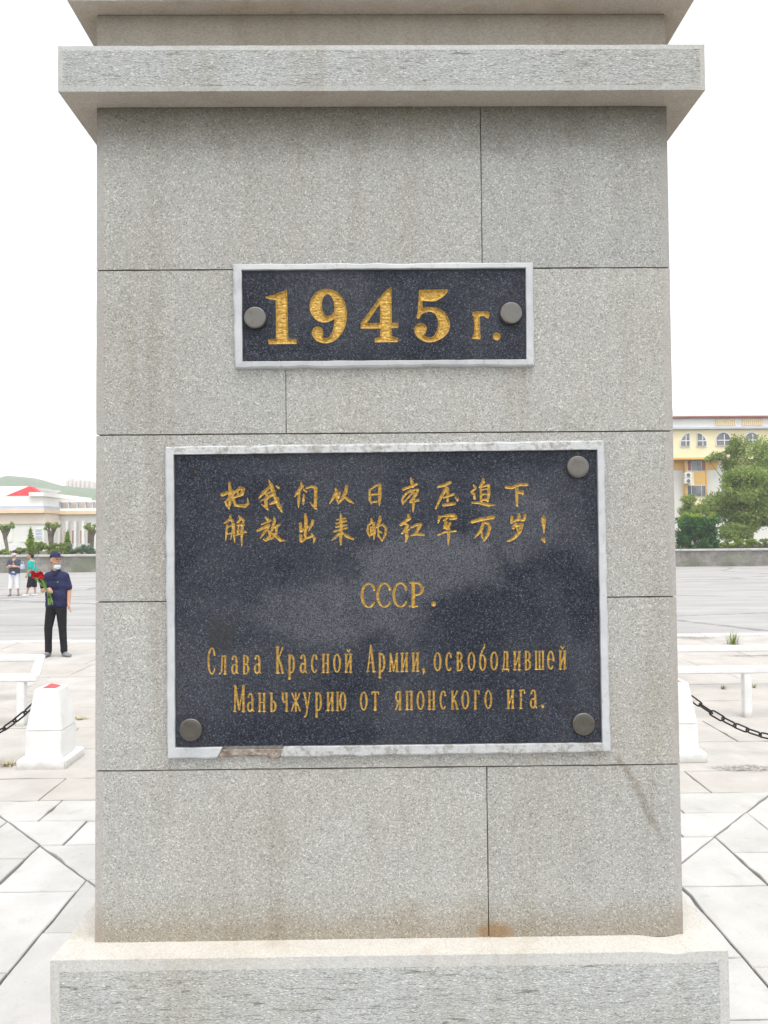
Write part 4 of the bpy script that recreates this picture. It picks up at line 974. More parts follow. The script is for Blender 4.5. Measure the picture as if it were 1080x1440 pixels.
def arch_window(cx, hw, ytop, ybot, side=0):
    """side -1/1: a half arch rising towards the pilaster"""
    def outline(g):
        if side == 0:
            P = [(cx-hw-g, ybot+g), (cx+hw+g, ybot+g)]; r = hw+g; yc = ytop+hw
            return P+[(cx+r*math.cos(R(a)), yc-r*math.sin(R(a))) for a in range(0, 181, 15)]
        w = 2*hw; x_in = cx-side*(hw+g); P = [(x_in, ybot+g), (cx+side*(hw+g), ybot+g)]
        hgt = ybot-ytop
        P += [(x_in+side*(w+2*g)*math.cos(R(a)), ybot-3-(hgt-3+g)*math.sin(R(a))) for a in range(0, 91, 15)]
        return P if side > 0 else P
    lo = rb.location
    f = roofpoly('arched_window', outline(.9), RY-.10, RY+.1, M['winframe'], rb)
    roofpoly('pane', outline(-.3), RY-.13, RY+.05, M['glass'], f, lo)
    ym = ytop+(ybot-ytop)*.62
    X0, X1, Za, Zb = rect(cx-hw, ym-.55, cx+hw, ym+.55, RY); box('glazing_bar', X0-lo.x, X1-lo.x, RY-.17-lo.y, RY-.1-lo.y, Za-lo.z, Zb-lo.z, M['winframe'], f)
    X0, X1, Za, Zb = rect(cx-.5, ytop+3, cx+.5, ybot, RY); box('glazing_bar', X0-lo.x, X1-lo.x, RY-.165-lo.y, RY-.1-lo.y, Za-lo.z, Zb-lo.z, M['winframe'], f)
arch_window(963.8, 6.2, 609, 627, -1); arch_window(987.2, 6.4, 609, 627, 1)
arch_window(1017.5, 9.6, 608, 626.3); arch_window(1057.5, 9.2, 608, 626); arch_window(1097, 9.4, 608, 626); arch_window(930, 9.4, 608, 626)
slab('ochre_panel', XA, 647, 961, 661, RY+1, .2, M['orange'], rb, proud=.1)
slab('ochre_panel', 992, 649, 1008, 660, RY+1, .2, M['orange'], rb, proud=.1)
slab('bay', 961, 646, 992, 720, RY+1, .3, M['yellow'], rb, proud=.45)
slab('bay', 1040, 646, 1071, 720, RY+1, .3, M['yellow'], rb, proud=.45)
for bx in (961, 1040):
    slab('bay_edge', bx-.3, 646, bx+1.6, 721, RY+1, .3, M['orange'], rb, proud=.52)
    slab('bay_edge', bx+28.6, 646, bx+30.6, 721, RY+1, .3, M['orange'], rb, proud=.52)
    slab('spandrel', bx+12.5, 664, bx+28, 682, RY+1, .3, M['orange'], rb, proud=.5)
    for y0, y1 in ((647.5, 663), (682.5, 698.5)):
        f = slab('window', bx+2, y0, bx+28.2, y1, RY+1, .3, M['winframe'], rb, proud=.52); lo = rb.location
        for a, b, mt in ((2.8, 7.2, 'maroon' if y0 < 660 else 'glass'), (8.4, 15.5, 'glass'), (16.0, 21.5, 'glass'), (22.6, 27.5, 'maroon' if y0 < 660 else 'glass')):
            X0, X1, Za, Zb = rect(bx+a, y0+.8, bx+b, y1-.8, RY+1); box('pane', X0-lo.x, X1-lo.x, RY+1-.56-lo.y, RY+1.1-lo.y, Za-lo.z, Zb-lo.z, M[mt], f)
for k, y0 in enumerate((664.3, 672.6)):
    X0, X1, Za, Zb = rect(963.3, y0, 973, y0+7.6, RY+.2)
    ac = empty('air_conditioner', ((X0+X1)/2, RY+.3, Za)); tag(ac, ('upper' if k == 0 else 'lower')+' white air conditioner unit on the yellow building bay', 'air conditioner', 'air conditioner units')
    box('casing', X0-ac.location.x, X1-ac.location.x, -.1, .30, 0, Zb-Za, M['winframe'], ac, .02)
    bm = bmesh.new(); bmesh.ops.create_cone(bm, cap_ends=True, segments=20, radius1=.17, radius2=.17, depth=.03, matrix=Matrix.Translation((0, -.11, (Zb-Za)/2)) @ Matrix.Rotation(R(90), 4, 'X')); from_bm('fan_grille', bm, M['glass'], ac)

# far hill and towers
N = NT('hill_woods'); p = N.pos()
c = N.ramp(N.noise(p, .05, 6, .7), [(.3, (.035, .075, .03)), (.7, (.10, .17, .06))])
M['hill'] = N.done(c, .95, N.bump(N.noise(p, .12, 5, .7), 1.0, 4.0), spec=.1)
HY = 760.0
prof = [(-420, 752), (-300, 735), (-150, 712), (-60, 694), (0, 681), (20, 675), (37, 672), (55, 674), (75, 680), (95, 685), (120, 688), (160, 690), (220, 695), (320, 706), (430, 722), (560, 745), (640, 760)]
pxs = np.linspace(-420, 640, 150); ridge = np.interp(pxs, [a for a, b in prof], [b for a, b in prof])
V, F = [], []; nd = 24
for i, (a, b) in enumerate(zip(pxs, ridge)):
    q = at(a, b, HY); zr = max(q[2], 1)
    for j in range(nd+1):
        t = j/nd; y = HY-330+660*t; k = math.sin(math.pi*t)**1.3 if t > 0 else 0
        V.append((q[0]*(1+(y-HY)/HY*.35), y, -2+(zr+2)*k*(1+.10*mnoise.noise(Vector((a*.02, t*7, 1)))*(1-k)*3) + (mnoise.noise(Vector((a*.35, t*40, 3)))*2.2 if 0 < j < nd else 0)))
for i in range(149):
    for j in range(nd): a = i*(nd+1)+j; F.append((a, a+nd+1, a+nd+2, a+1))
tag(mesh_of('hill', V, F, M['hill'], smooth=True), kind='structure')
M['tower'] = mat_simple('pink_tower_render', (.62, .46, .44), (.68, .53, .51), .05, .9)
for k, (px, yt) in enumerate(((93.5, 676), (98.5, 673.5), (104.5, 677), (110, 675), (116, 676.5), (122, 676), (128.5, 678))):
    q0, q1 = at(px-1.6, 700, 880), at(px+1.6, yt, 880); t = empty('apartment_tower', (float(q0[0]), 880, float(q0[2])))
    tag(t, 'faint pinkish apartment tower on the skyline behind the wooded hill', 'tower', 'far apartment towers')
    w, h = float(q1[0]-q0[0]), float(q1[2]-q0[2])
    box('tower_body', 0, w, 0, 14, -60, h, M['tower'], t); box('roof_house', w*.3, w*.75, 3, 10, h-.1, h+2.2, M['offwhite'], t)

# ------------------------------------------------------------------ trees and shrubs
def mat_leaf(name, a, b, scale):
    N = NT(name); p = N.pos(); n = N.noise(p, scale, 3, .6)
    c = N.ramp(n, [(.3, a), (.7, b)])
    m_ = N.done(c, .65, spec=.25); t = N.node('ShaderNodeBsdfTranslucent'); N.set(t.inputs[0], c)
    mx = N.node('ShaderNodeMixShader'); mx.inputs[0].default_value = .35
    N.t.links.new(N.b.outputs[0], mx.inputs[1]); N.t.links.new(t.outputs[0], mx.inputs[2]); N.t.links.new(mx.outputs[0], N.n['Material Output'].inputs[0])
    return m_
M['leaf_mid'] = mat_leaf('leaf_mid', (.12, .19, .035), (.33, .41, .12), 1.2)
M['leaf_pale'] = mat_leaf('leaf_pale', (.13, .20, .04), (.33, .40, .12), 1.2)
M['leaf_dark'] = mat_leaf('leaf_dark', (.03, .105, .03), (.085, .21, .065), 2.5)
M['leaf_bright'] = mat_leaf('leaf_bright', (.16, .26, .03), (.30, .40, .07), 2.5)
M['leaf_grey'] = mat_leaf('leaf_grey', (.12, .19, .12), (.24, .32, .22), 2.5)
M['bark'] = mat_simple('bark', (.10, .08, .06), (.22, .19, .155), 3, .95, .8, .05)
def foliage(name, clumps, n, size, mat, parent, droop=0.0, seed=1):
    rg = np.random.default_rng(seed); wt = np.array([c[3]*c[4]*c[5] for c in clumps])**.67; wt /= wt.sum()
    idx = rg.choice(len(clumps), n, p=wt); C = np.array(clumps)[idx]
    d = rg.normal(size=(n, 3)); d /= np.linalg.norm(d, axis=1)[:, None]
    r = rg.random(n)**.42; P = C[:, :3]+d*C[:, 3:6]*r[:, None]
    P += rg.normal(size=(n, 3))*C[:, 3:6].mean(1)[:, None]*.10
    a = rg.normal(size=(n, 3)); a[:, 2] -= droop*1.5; a /= np.linalg.norm(a, axis=1)[:, None]
    b = np.cross(a, rg.normal(size=(n, 3))); b /= np.linalg.norm(b, axis=1)[:, None]
    s_ = size*rg.uniform(.6, 1.35, n)[:, None]
    V = np.stack([P-a*s_*.5, P+b*s_*.24, P+a*s_*.5, P-b*s_*.24], 1).reshape(-1, 3)
    F = np.arange(n*4).reshape(-1, 4)
    me = bpy.data.meshes.new(name); me.vertices.add(n*4); me.vertices.foreach_set('co', V.ravel())
    me.loops.add(n*4); me.loops.foreach_set('vertex_index', F.ravel().astype(np.int32))
    me.polygons.add(n); me.polygons.foreach_set('loop_start', np.arange(0, n*4, 4, dtype=np.int32))
    me.update(calc_edges=True); me.validate()
    return link(name, me, mat, parent)
def clumps_in(cx, cz, rx, ry, rz, k, seed, small=.38):
    rg = np.random.default_rng(seed); out = []
    for _ in range(k):
        d = rg.normal(size=3); d /= np.linalg.norm(d); r = .35+.55*rg.random()
        s_ = small*rg.uniform(.6, 1.25)
        out.append((cx+d[0]*rx*r, d[1]*ry*r, cz+d[2]*rz*r, rx*s_, ry*s_, rz*s_*rg.uniform(.7, 1.0)))
    return out
def tree(px, py, *a_, **k_): return tree_(px, py, *a_, **k_)
def tree_(px, py, rxp, rzp, Y, label, leaf, n, size, k=16, trunk=True, seed=1, zbase=.78, droop=.0, cat='tree', name='leafy_tree', small=.38, group=None, extra=()):
    """px, py: middle of the crown, rxp, rzp: its half sizes in picture pixels"""
    s_ = (Y-CAM[1])/F_PX; c = at(px, py, Y); rx, rz = rxp*s_, rzp*s_
    t = empty(name, (float(c[0]), Y, zbase)); tag(t, label, cat, group); cz = float(c[2])-zbase
    cl = clumps_in(0, cz, rx, rx*.85, rz, k, seed, small)
    for ex_, ey_, er_ in extra:
        q = at(ex_, ey_, Y); rr_ = er_*s_; cl.insert(0, (float(q[0]-c[0]), 0, float(q[2])-zbase, rr_, rr_, rr_*.8))
    foliage('crown', cl, n, size, M[leaf], t, droop, seed)
    bm = bmesh.new(); rt = max(.05, .07*rx)
    bm_tube(bm, [(0, 0, -.05), (.03*rx, 0, cz*.4), (-.02*rx, .02, cz)], [rt*1.3, rt, rt*.5], 8)
    for (x, y, z, *_r) in cl[:9]:
        z0 = cz*.45+.2*(z-cz*.45); bm_tube(bm, [(0, 0, max(.02, min(z0, cz))), (x*.5, y*.5, (z+z0)/2), (x, y, z)], [rt*.5, rt*.35, rt*.12], 6)
    from_bm('trunk', bm, M['bark'], t)
    return t
tree(1052, 700, 62, 50, 50, 'big pale green tree in front of the yellow building', 'leaf_mid', 26000, .22, 44, seed=3, droop=.5, small=.34)
tree(1092, 678, 60, 66, 53, 'tall tree at the edge of the yellow building beyond the big pale tree', 'leaf_mid', 16000, .22, 30, seed=4, droop=.4)
tree(1036, 655, 22, 42, 57, 'slender tree top rising before the arched windows of the yellow building', 'leaf_pale', 6500, .18, 16, seed=5, extra=((1034, 622, 9), (1026, 634, 8), (1042, 632, 8), (1004, 642, 8), (996, 646, 6), (1013, 641, 8), (1022, 650, 8)))
tree(976, 716, 26, 17, 49, 'loose grey-green shrub behind the dark ivy hedge', 'leaf_mid', 5200, .14, 14, seed=7, name='shrub', cat='shrub')
tree(1035, 748, 34, 14, 48.5, 'shaded undergrowth bush beneath the big pale tree', 'leaf_mid', 4000, .14, 12, seed=8, name='shrub', cat='shrub')
hd = empty('ivy_hedge', (float(at(980, 745, 44.5)[0]), 44.5, .8)); tag(hd, 'dense dark green leafy hedge standing on the planter wall', 'hedge')
s_ = (44.5-CAM[1])/F_PX; cl = []
rg = np.random.default_rng(4)
for _ in range(90): cl.append((rg.uniform(-26, 26)*s_, rg.uniform(-.5, .5), rg.uniform(.05, 1.95), .30, .30, .30))
foliage('foliage', cl, 13000, .15, M['leaf_dark'], hd, .4, 9)
foliage('top_shoots', [(c[0], c[1], 1.95+rg.uniform(-.1, .28), .2, .2, .18) for c in cl[::5]], 900, .15, M['leaf_bright'], hd, .2, 10)
bm = bmesh.new()
for c in cl[::7]: bm_tube(bm, [(c[0], 0, -.05), (c[0], c[1], 1.2)], [.03, .015], 5)
from_bm('stems', bm, M['bark'], hd)
for k, (px, w, sd_) in enumerate(((1022, 10, 11), (1038, 9, 12), (1058, 12, 13), (1078, 11, 14))):
    tree(px, 764, w, 7.5, 44, ['bright green low shrub next to the ivy hedge', 'yellow-green low shrub on the planter wall beneath the big tree', 'spreading low green shrub on the planter wall by the tree trunk', 'low green shrub at the end of the planter row'][k], 'leaf_bright' if k < 3 else 'leaf_mid', 1400, .11, 8, seed=sd_, name='low_shrub', cat='shrub')
bm = bmesh.new()
for k, px in enumerate((9.5, 70.5, 127)):
    q = at(px, 776, 47); t = empty('pollarded_tree', (float(q[0]), 47, .78)); tag(t, ['pollarded tree with tufted top behind the person in white trousers', 'pollarded tree with thick trunk above the man in the navy cap', 'pollarded tree with thick trunk beside the grey monument edge'][k], 'tree', 'pollarded trees')
    h = float(at(px, 740, 47)[2])-.78; bm = bmesh.new()
    lx = (-.10, .06, .12)[k]; wk = (.8, 1.15, 1.0)[k]
    bm_tube(bm, [(0, 0, -.05), (.05+lx*.4, 0, h*.3), (lx-.03, .02, h*.62), (lx, 0, h*.78)], [.19*wk, .13*wk, .16*wk, .20*wk], 8)
    rk = np.random.default_rng(60+k); tips = []
    for a in range(9):
        an = a*.72+rk.uniform(-.3, .3); rr_ = rk.uniform(.2, .52); hh_ = h*rk.uniform(.92, 1.10)
        bm_tube(bm, [(lx, 0, h*.60), (lx+rr_*.55*math.cos(an), .3*rr_*math.sin(an), h*.84), (lx+rr_*math.cos(an), rr_*math.sin(an), hh_)], [.09, .05, .015], 6); tips.append((lx+rr_*math.cos(an), rr_*math.sin(an), hh_-.05, .17, .17, .15))
    from_bm('trunk', bm, M['bark'], t)
    foliage('crown', tips, 420, .15, M['leaf_mid'], t, 0, 20+k)
def cone_tree(px, ytop, Y, wpx, label, leaf, seed):
    s_ = (Y-CAM[1])/F_PX; q = at(px, ytop, Y); h = float(q[2])-.8; w = wpx*s_
    t = empty('conical_shrub', (float(q[0]), Y, .8)); tag(t, label, 'shrub', 'conical shrubs')
    foliage('crown', [(rg.uniform(-.3, .3)*w*(1-z), rg.uniform(-.3, .3)*w*(1-z), h*(.08+.88*z), w*(1.02-z)*.75+.05, w*(1.02-z)*.75+.05, h*.14) for z in np.linspace(0, .92, 12)], 1500, .16, M[leaf], t, 0, seed)
    bm = bmesh.new(); bm_tube(bm, [(0, 0, -.05), (0, 0, h*.9)], [.06, .01], 6); from_bm('trunk', bm, M['bark'], t)
cone_tree(43, 741, 46, 9, 'bright green conical shrub behind the person in the teal shirt', 'leaf_bright', 31)
cone_tree(95, 745, 46, 7, 'bright green conical shrub above the man in the navy cap', 'leaf_bright', 32)
for k, (px, py, w, h, lf) in enumerate(((54, 768, 13, 10, 'leaf_pale'), (72, 770, 11, 8, 'leaf_mid'), (86, 769, 9, 9, 'leaf_mid'), (101, 773, 10, 6, 'leaf_grey'), (115, 773, 10, 6, 'leaf_grey'), (128, 772, 9, 7, 'leaf_grey'), (28, 775, 10, 4, 'leaf_mid'), (6, 776, 10, 4, 'leaf_mid'))):
    tree(px, py, w, h, 44.2, ['rounded pale green bush behind the person in the teal shirt', 'mid green bush on the wall behind the man with flowers', 'dark green bush on the wall next to a conical shrub', 'grey-green leafy plant on the wall nearest the conical shrub', 'grey-green leafy plant in the middle of the wall-top row', 'grey-green leafy plant on the wall beside the monument edge', 'low green plant below the picket fence end', 'low green plant below the pollarded tree by the picket fence'][k], lf, 1500, .12, 9, seed=40+k, name='low_shrub', cat='shrub')

# ------------------------------------------------------------------ people
def blob(name, caps, mat, parent, voxel=.009, smooth=2, cut=None):
    """one continuous skin over tapering limbs: capsules fused by a voxel remesh"""
    bm = bmesh.new()
    for a, ra, b, rb in caps:
        a, b = Vector(a), Vector(b); L = (b-a).length; k = max(1, int(L/(min(ra, rb)*.55)))
        for i in range(k+1):
            t = i/k; bmesh.ops.create_icosphere(bm, subdivisions=2, radius=ra+(rb-ra)*t, matrix=Matrix.Translation(a+(b-a)*t))
    me = bpy.data.meshes.new('tmp'); bm.to_mesh(me); bm.free()
    o = bpy.data.objects.new('tmp', me); COL.objects.link(o)
    md = o.modifiers.new('r', 'REMESH'); md.mode = 'VOXEL'; md.voxel_size = voxel
    dg = bpy.context.evaluated_depsgraph_get(); dg.update()
    m2 = bpy.data.meshes.new_from_object(o.evaluated_get(dg)); bpy.data.objects.remove(o); bpy.data.meshes.remove(me)
    bm = bmesh.new(); bm.from_mesh(m2); bpy.data.meshes.remove(m2)
    for _ in range(smooth): bmesh.ops.smooth_vert(bm, verts=bm.verts, factor=.5, use_axis_x=True, use_axis_y=True, use_axis_z=True)
    for co, no in (cut or []):
        g_ = bm.verts[:]+bm.edges[:]+bm.faces[:]
        r_ = bmesh.ops.bisect_plane(bm, geom=g_, plane_co=co, plane_no=no, clear_outer=True)
        ed = [e for e in r_['geom_cut'] if isinstance(e, bmesh.types.BMEdge)]
        if ed: bmesh.ops.holes_fill(bm, edges=ed, sides=0)
    return from_bm(name, bm, mat, parent, smooth=True)
M['skin'] = mat_simple('skin', (.42, .235, .16), (.50, .29, .20), 12, .55, obj=True)
M['hair'] = mat_simple('hair', (.012, .011, .011), (.03, .027, .025), 60, .6, obj=True)
def cloth(name, a, b):
    N = NT(name); p = N.pos((1, 1, 2.2), obj=True); n = N.noise(p, 7, 4, .6, .8)
    return N.done(N.ramp(n, [(.3, a), (.7, b)]), .9, N.bump(n, .55, .03), spec=.2)
M['navy'] = cloth('navy_cotton', (.012, .014, .045), (.028, .032, .085))
M['black'] = cloth('black_cotton', (.008, .008, .010), (.018, .018, .022))
M['grey_top'] = cloth('slate_cotton', (.04, .05, .075), (.075, .09, .125))
M['white_cl'] = cloth('white_cotton', (.66, .66, .67), (.76, .76, .77))
M['teal'] = cloth('teal_cotton', (.01, .30, .27), (.02, .42, .37))
M['mask'] = cloth('mask_blue', (.45, .60, .66), (.58, .72, .76))
M['shoe_grey'] = cloth('grey_shoe', (.14, .14, .15), (.26, .26, .27))
M['pouch'] = cloth('blue_pouch', (.06, .09, .22), (.10, .14, .30))
M['bag'] = cloth('pale_bag', (.34, .42, .62), (.60, .66, .78))
M['eye'] = mat_simple('eye', (.01, .008, .006), (.02, .015, .012), 5, .3)
def hand(c, d, up, s_=1.0, curl=.4):
    """palm and five unequal bent fingers from wrist point c along d"""
    c, d, up = Vector(c), Vector(d).normalized(), Vector(up).normalized(); sd_ = d.cross(up).normalized(); nr = up
    out = [(c, .026*s_, c+d*.07*s_+sd_*.012*s_, .026*s_), (c, .024*s_, c+d*.07*s_-sd_*.018*s_, .024*s_)]
    for k, (o_, L) in enumerate(((-.030, .066), (-.010, .078), (.011, .073), (.030, .055))):
        a = c+d*.075*s_+sd_*o_*s_; b = a+d*L*.5*s_-nr*curl*.02*s_; e = b+d*L*.42*s_-nr*curl*.055*s_
        out += [(a, .0105*s_, b, .0095*s_), (b, .0095*s_, e, .008*s_)]
    a = c+d*.02*s_-sd_*.03*s_; b = a+d*.035*s_-sd_*.028*s_-nr*.01*s_; e = b+d*.03*s_-nr*.018*s_
    return out+[(a, .014*s_, b, .011*s_), (b, .011*s_, e, .009*s_)]
def head(hx, hy, hz, face, s_=1.0):
    """skull, jaw, nose, ears and brow turned towards the direction face"""
    f = Vector(face).normalized(); r_ = Vector((f.y, -f.x, 0)).normalized(); c = Vector((hx, hy, hz)); up = Vector((0, 0, 1))
    ps = [(c-f*.018*s_+up*.02*s_, .088*s_, c+f*.022*s_+up*.022*s_, .083*s_), (c+f*.02*s_-up*.03*s_, .075*s_, c+f*.045*s_-up*.085*s_, .042*s_),
          (c+f*.098*s_+up*.0*s_, .011*s_, c+f*.113*s_-up*.03*s_, .015*s_), (c+f*.085*s_-up*.062*s_+r_*.018*s_, .012*s_, c+f*.085*s_-up*.062*s_-r_*.018*s_, .012*s_)]
    for q in (-1, 1):
        ps.append((c+r_*q*.088*s_+up*.015*s_-f*.005, .016*s_, c+r_*q*.086*s_-up*.03*s_, .011*s_))
        ps.append((c+f*.088*s_+up*.022*s_+r_*q*.04*s_, .012*s_, c+f*.092*s_+up*.022*s_+r_*q*.015*s_, .011*s_))
    eyes = [c+f*.094*s_+up*.002*s_+r_*q*.034*s_ for q in (-1, 1)]
    return ps, eyes, f, r_
def eyes_of(es, parent, s_=1.0):
    for e in es:
        bm = bmesh.new(); bmesh.ops.create_icosphere(bm, subdivisions=2, radius=.011*s_, matrix=Matrix.Translation(e)); from_bm('eye', bm, M['eye'], parent, True)
def mask_of(c, f, r_, z, parent, mat, s_=1.0):
    V, F = [], []; n, k = 10, 6
    for i in range(n+1):
        a = -1.15+2.3*i/n
        for j in range(k+1):
            t = j/k; rr = (.093+.022*math.cos(a*1.2)**2*math.sin(math.pi*min(1, t*1.1+.05)))*s_
            q = Vector(c)+f*(rr*math.cos(a)+.012*s_)+r_*rr*math.sin(a)*.92; V.append((q.x, q.y, z+(.042-.088*t*(1-.25*abs(a)))*s_))
    for i in range(n):
        for j in range(k): a = i*(k+1)+j; F.append((a, a+k+1, a+k+2, a+1))
    o = mesh_of('face_mask', V, F, mat, parent, smooth=True)
    md = o.modifiers.new('s', 'SOLIDIFY'); md.thickness = .004
    return o

# the man with flowers
gm = ground(79, 923.5)
man = empty('person', (float(gm[0]), float(gm[1]), 0)); tag(man, 'person in navy cap, navy polo shirt and black trousers holding red flowers', 'person')
man.scale = (.92, .95, 1.0)
hc = (-.012, -.02, 1.635)
hp, es, hf, hr = head(*hc, (.88, -.48, .06))
armR = [((-.155, 0, 1.345), .048, (-.265, .03, 1.12), .044), ((-.265, .03, 1.12), .043, (-.115, -.19, 1.135), .031)]
armL = [((.155, 0, 1.345), .048, (.222, .03, 1.12), .044), ((.222, .03, 1.12), .042, (.238, -.03, .90), .030)]
legs = [((-.09, 0, .90), .085, (-.135, -.02, .48), .058), ((-.135, -.02, .48), .055, (-.145, .02, .09), .038), ((.09, 0, .90), .085, (.125, -.02, .48), .058), ((.125, -.02, .48), .055, (.135, .02, .09), .038)]
body = blob('body', hp+armR+armL+legs+[((-.01, 0, 1.40), .058, (-.012, -.01, 1.56), .056), ((0, .02, 1.33), .075, (0, .01, .95), .085), ((-.12, 0, 1.355), .045, (.12, 0, 1.355), .045)]
     + hand((-.115, -.19, 1.135), (.75, -.28, .12), (.1, -.6, .8), 1.0, 1.1) + hand((.238, -.03, .90), (.08, -.1, -1), (-.9, -.3, 0), 1.0, .5), M['skin'], man, .0075, 1)
eyes_of(es, man)
shirt = blob('polo_shirt', [((-.10, .0, 1.33), .105, (.10, .0, 1.33), .105), ((-.085, -.01, 1.2), .118, (.085, -.01, 1.2), .118), ((-.075, -.015, 1.05), .122, (.075, -.015, 1.05), .122), ((-.08, -.005, .88), .118, (.08, -.005, .88), .118),
     ((-.09, 0, 1.32), .11, (-.08, 0, .84), .118), ((.09, 0, 1.32), .11, (.08, 0, .84), .118), ((-.145, 0, 1.362), .070, (0, 0, 1.39), .075), ((.145, 0, 1.362), .070, (0, 0, 1.39), .075), ((-.165, 0, 1.355), .070, (-.235, .02, 1.19), .074), ((.165, 0, 1.355), .070, (.213, .02, 1.17), .068), ((-.03, 0, 1.44), .062, (.02, 0, 1.44), .062)],
     M['navy'], man, .010, 3, [((0, 0, .845), (0.02, 0, -1)), ((0, -.02, 1.468), (0, -.35, 1))])
blob('trousers', [((-.075, 0, .88), .118, (.075, 0, .88), .118), ((-.085, 0, .84), .105, (-.135, -.025, .48), .075), ((-.135, -.025, .48), .074, (-.147, .015, .10), .060), ((.085, 0, .84), .105, (.125, -.025, .48), .075), ((.125, -.025, .48), .074, (.137, .015, .10), .060), ((-.147, .01, .17), .066, (-.147, .01, .11), .066), ((.137, .01, .17), .066, (.137, .01, .11), .066)], M['black'], man, .010, 3, [((0, 0, .055), (0, 0, -1))])
blob('shoe', [((-.147, .05, .045), .042, (-.150, -.04, .048), .044), ((-.150, -.04, .045), .044, (-.158, -.17, .032), .034)], M['shoe_grey'], man, .008, 2, [((0, 0, .002), (0, 0, -1))])
blob('shoe', [((.115, .05, .045), .042, (.175, -.01, .048), .044), ((.175, -.01, .045), .044, (.28, -.075, .032), .034)], M['shoe_grey'], man, .008, 2, [((0, 0, .002), (0, 0, -1))])
c = Vector(hc)
cp = blob('cap', [(c-hf*.018+Vector((0, 0, .045)), .094, c+hf*.012+Vector((0, 0, .048)), .091)], M['navy'], man, .009, 2, [((c.x, c.y, c.z+.048), (0, 0, -1))])
blob('hair', [(c-hf*.040+Vector((0, 0, .035)), .082, c-hf*.045+Vector((0, 0, -.005)), .066), (c-hf*.02+hr*.055+Vector((0, 0, .035)), .042, c-hf*.02-hr*.055+Vector((0, 0, .035)), .042)], M['hair'], man, .009, 1, [((c.x, c.y, c.z+.055), (0, 0, 1))])
V, F = [], []
for i in range(9):
    a = -1.0+2.0*i/8; d = hf*math.cos(a)+hr*math.sin(a)*.95
    for rr, zz in ((.085, .060), (.120, .058), (.160*(.72+.28*math.cos(a)), .050)): q = c+d*rr; V.append((q.x, q.y, c.z+zz))
for i in range(8):
    for j in range(2): a = i*3+j; F.append((a, a+3, a+4, a+1))
br = mesh_of('brim', V, F, M['navy'], cp, smooth=True); md = br.modifiers.new('s', 'SOLIDIFY'); md.thickness = .006
mask_of(c+Vector((0, 0, -.02)), hf, hr, c.z-.122, man, M['mask'], .88)
V = [(-.05, -.105, 1.405), (.0, -.120, 1.36), (-.012, -.118, 1.41), (.05, -.105, 1.405), (.012, -.118, 1.41)]
cl_ = blob('collar', [((-.055, -.03, 1.445), .018, (-.03, -.085, 1.42), .016), ((-.03, -.085, 1.42), .016, (-.004, -.108, 1.375), .010), ((.050, -.03, 1.445), .018, (.03, -.085, 1.42), .016), ((.03, -.085, 1.42), .016, (.004, -.108, 1.375), .010)], M['navy'], man, .007, 1)
lg = box('chest_emblem', .068, .088, -.134, -.12, 1.262, 1.268, M['white_cl'], man)
# the bouquet in his hand
bq = empty('flower_bouquet', (float(gm[0])-.05, float(gm[1])-.235, 1.14)); tag(bq, 'bunch of red carnations with long green stems held by the person in the navy cap', 'bouquet')
M['petal'] = mat_simple('red_petal', (.40, .004, .010), (.62, .012, .02), 60, .8, obj=True)
M['stem'] = mat_simple('flower_stem', (.10, .20, .035), (.22, .33, .08), 20, .6, obj=True)
rg = np.random.default_rng(3)
for k in range(13):
    hx, hy, hz = -.155+rg.uniform(-.075, .085), -.03+rg.uniform(-.05, .05), .255+rg.uniform(-.05, .055)
    bm = bmesh.new(); ex, ez = .055+rg.uniform(-.04, .04), -.22+rg.uniform(-.03, .03)
    bm_tube(bm, [(hx, hy, hz-.02), (rg.uniform(-.012, .012), rg.uniform(-.012, .012), 0), (ex, rg.uniform(-.02, .02), ez)], [.005, .005, .006], 6)
    fl = from_bm('stem', bm, M['stem'], bq)
    P = []; Fc = []
    for i in range(46):
        d = rg.normal(size=3); d /= np.linalg.norm(d); d[2] = abs(d[2])*.8+.1; u_ = np.cross(d, rg.normal(size=3)); u_ /= np.linalg.norm(u_); q = np.array((hx, hy, hz))+d*.022; e = q+d*.020; j = len(P)
        P += [q-u_*.010, q+u_*.010, e+u_*.015, e-u_*.015]; Fc.append((j, j+1, j+2, j+3))
    j = len(P)
    bm = bmesh.new(); bmesh.ops.create_icosphere(bm, subdivisions=2, radius=.026, matrix=Matrix.Translation((hx, hy, hz)))
    vv = [bm.verts.new(tuple(q)) for q in P]
    for q in Fc: bm.faces.new([vv[i] for i in q])
    me = bpy.data.meshes.new('flower_head'); bm.to_mesh(me); bm.free(); link('flower_head', me, M['petal'], fl)
foliage('leaves', [(-.09, 0, .15, .05, .04, .07), (-.045, 0, .09, .035, .03, .05), (.03, 0, -.10, .03, .02, .06)], 150, .055, M['leaf_dark'], bq, 0, 5)

def person2(px, py, Yaw, label, hscale):
    g0 = ground(px, py, -.10); t = empty('person', (float(g0[0]), float(g0[1]), -.10)); tag(t, label, 'person'); t.rotation_euler = (0, 0, Yaw); t.scale = (hscale,)*3
    return t
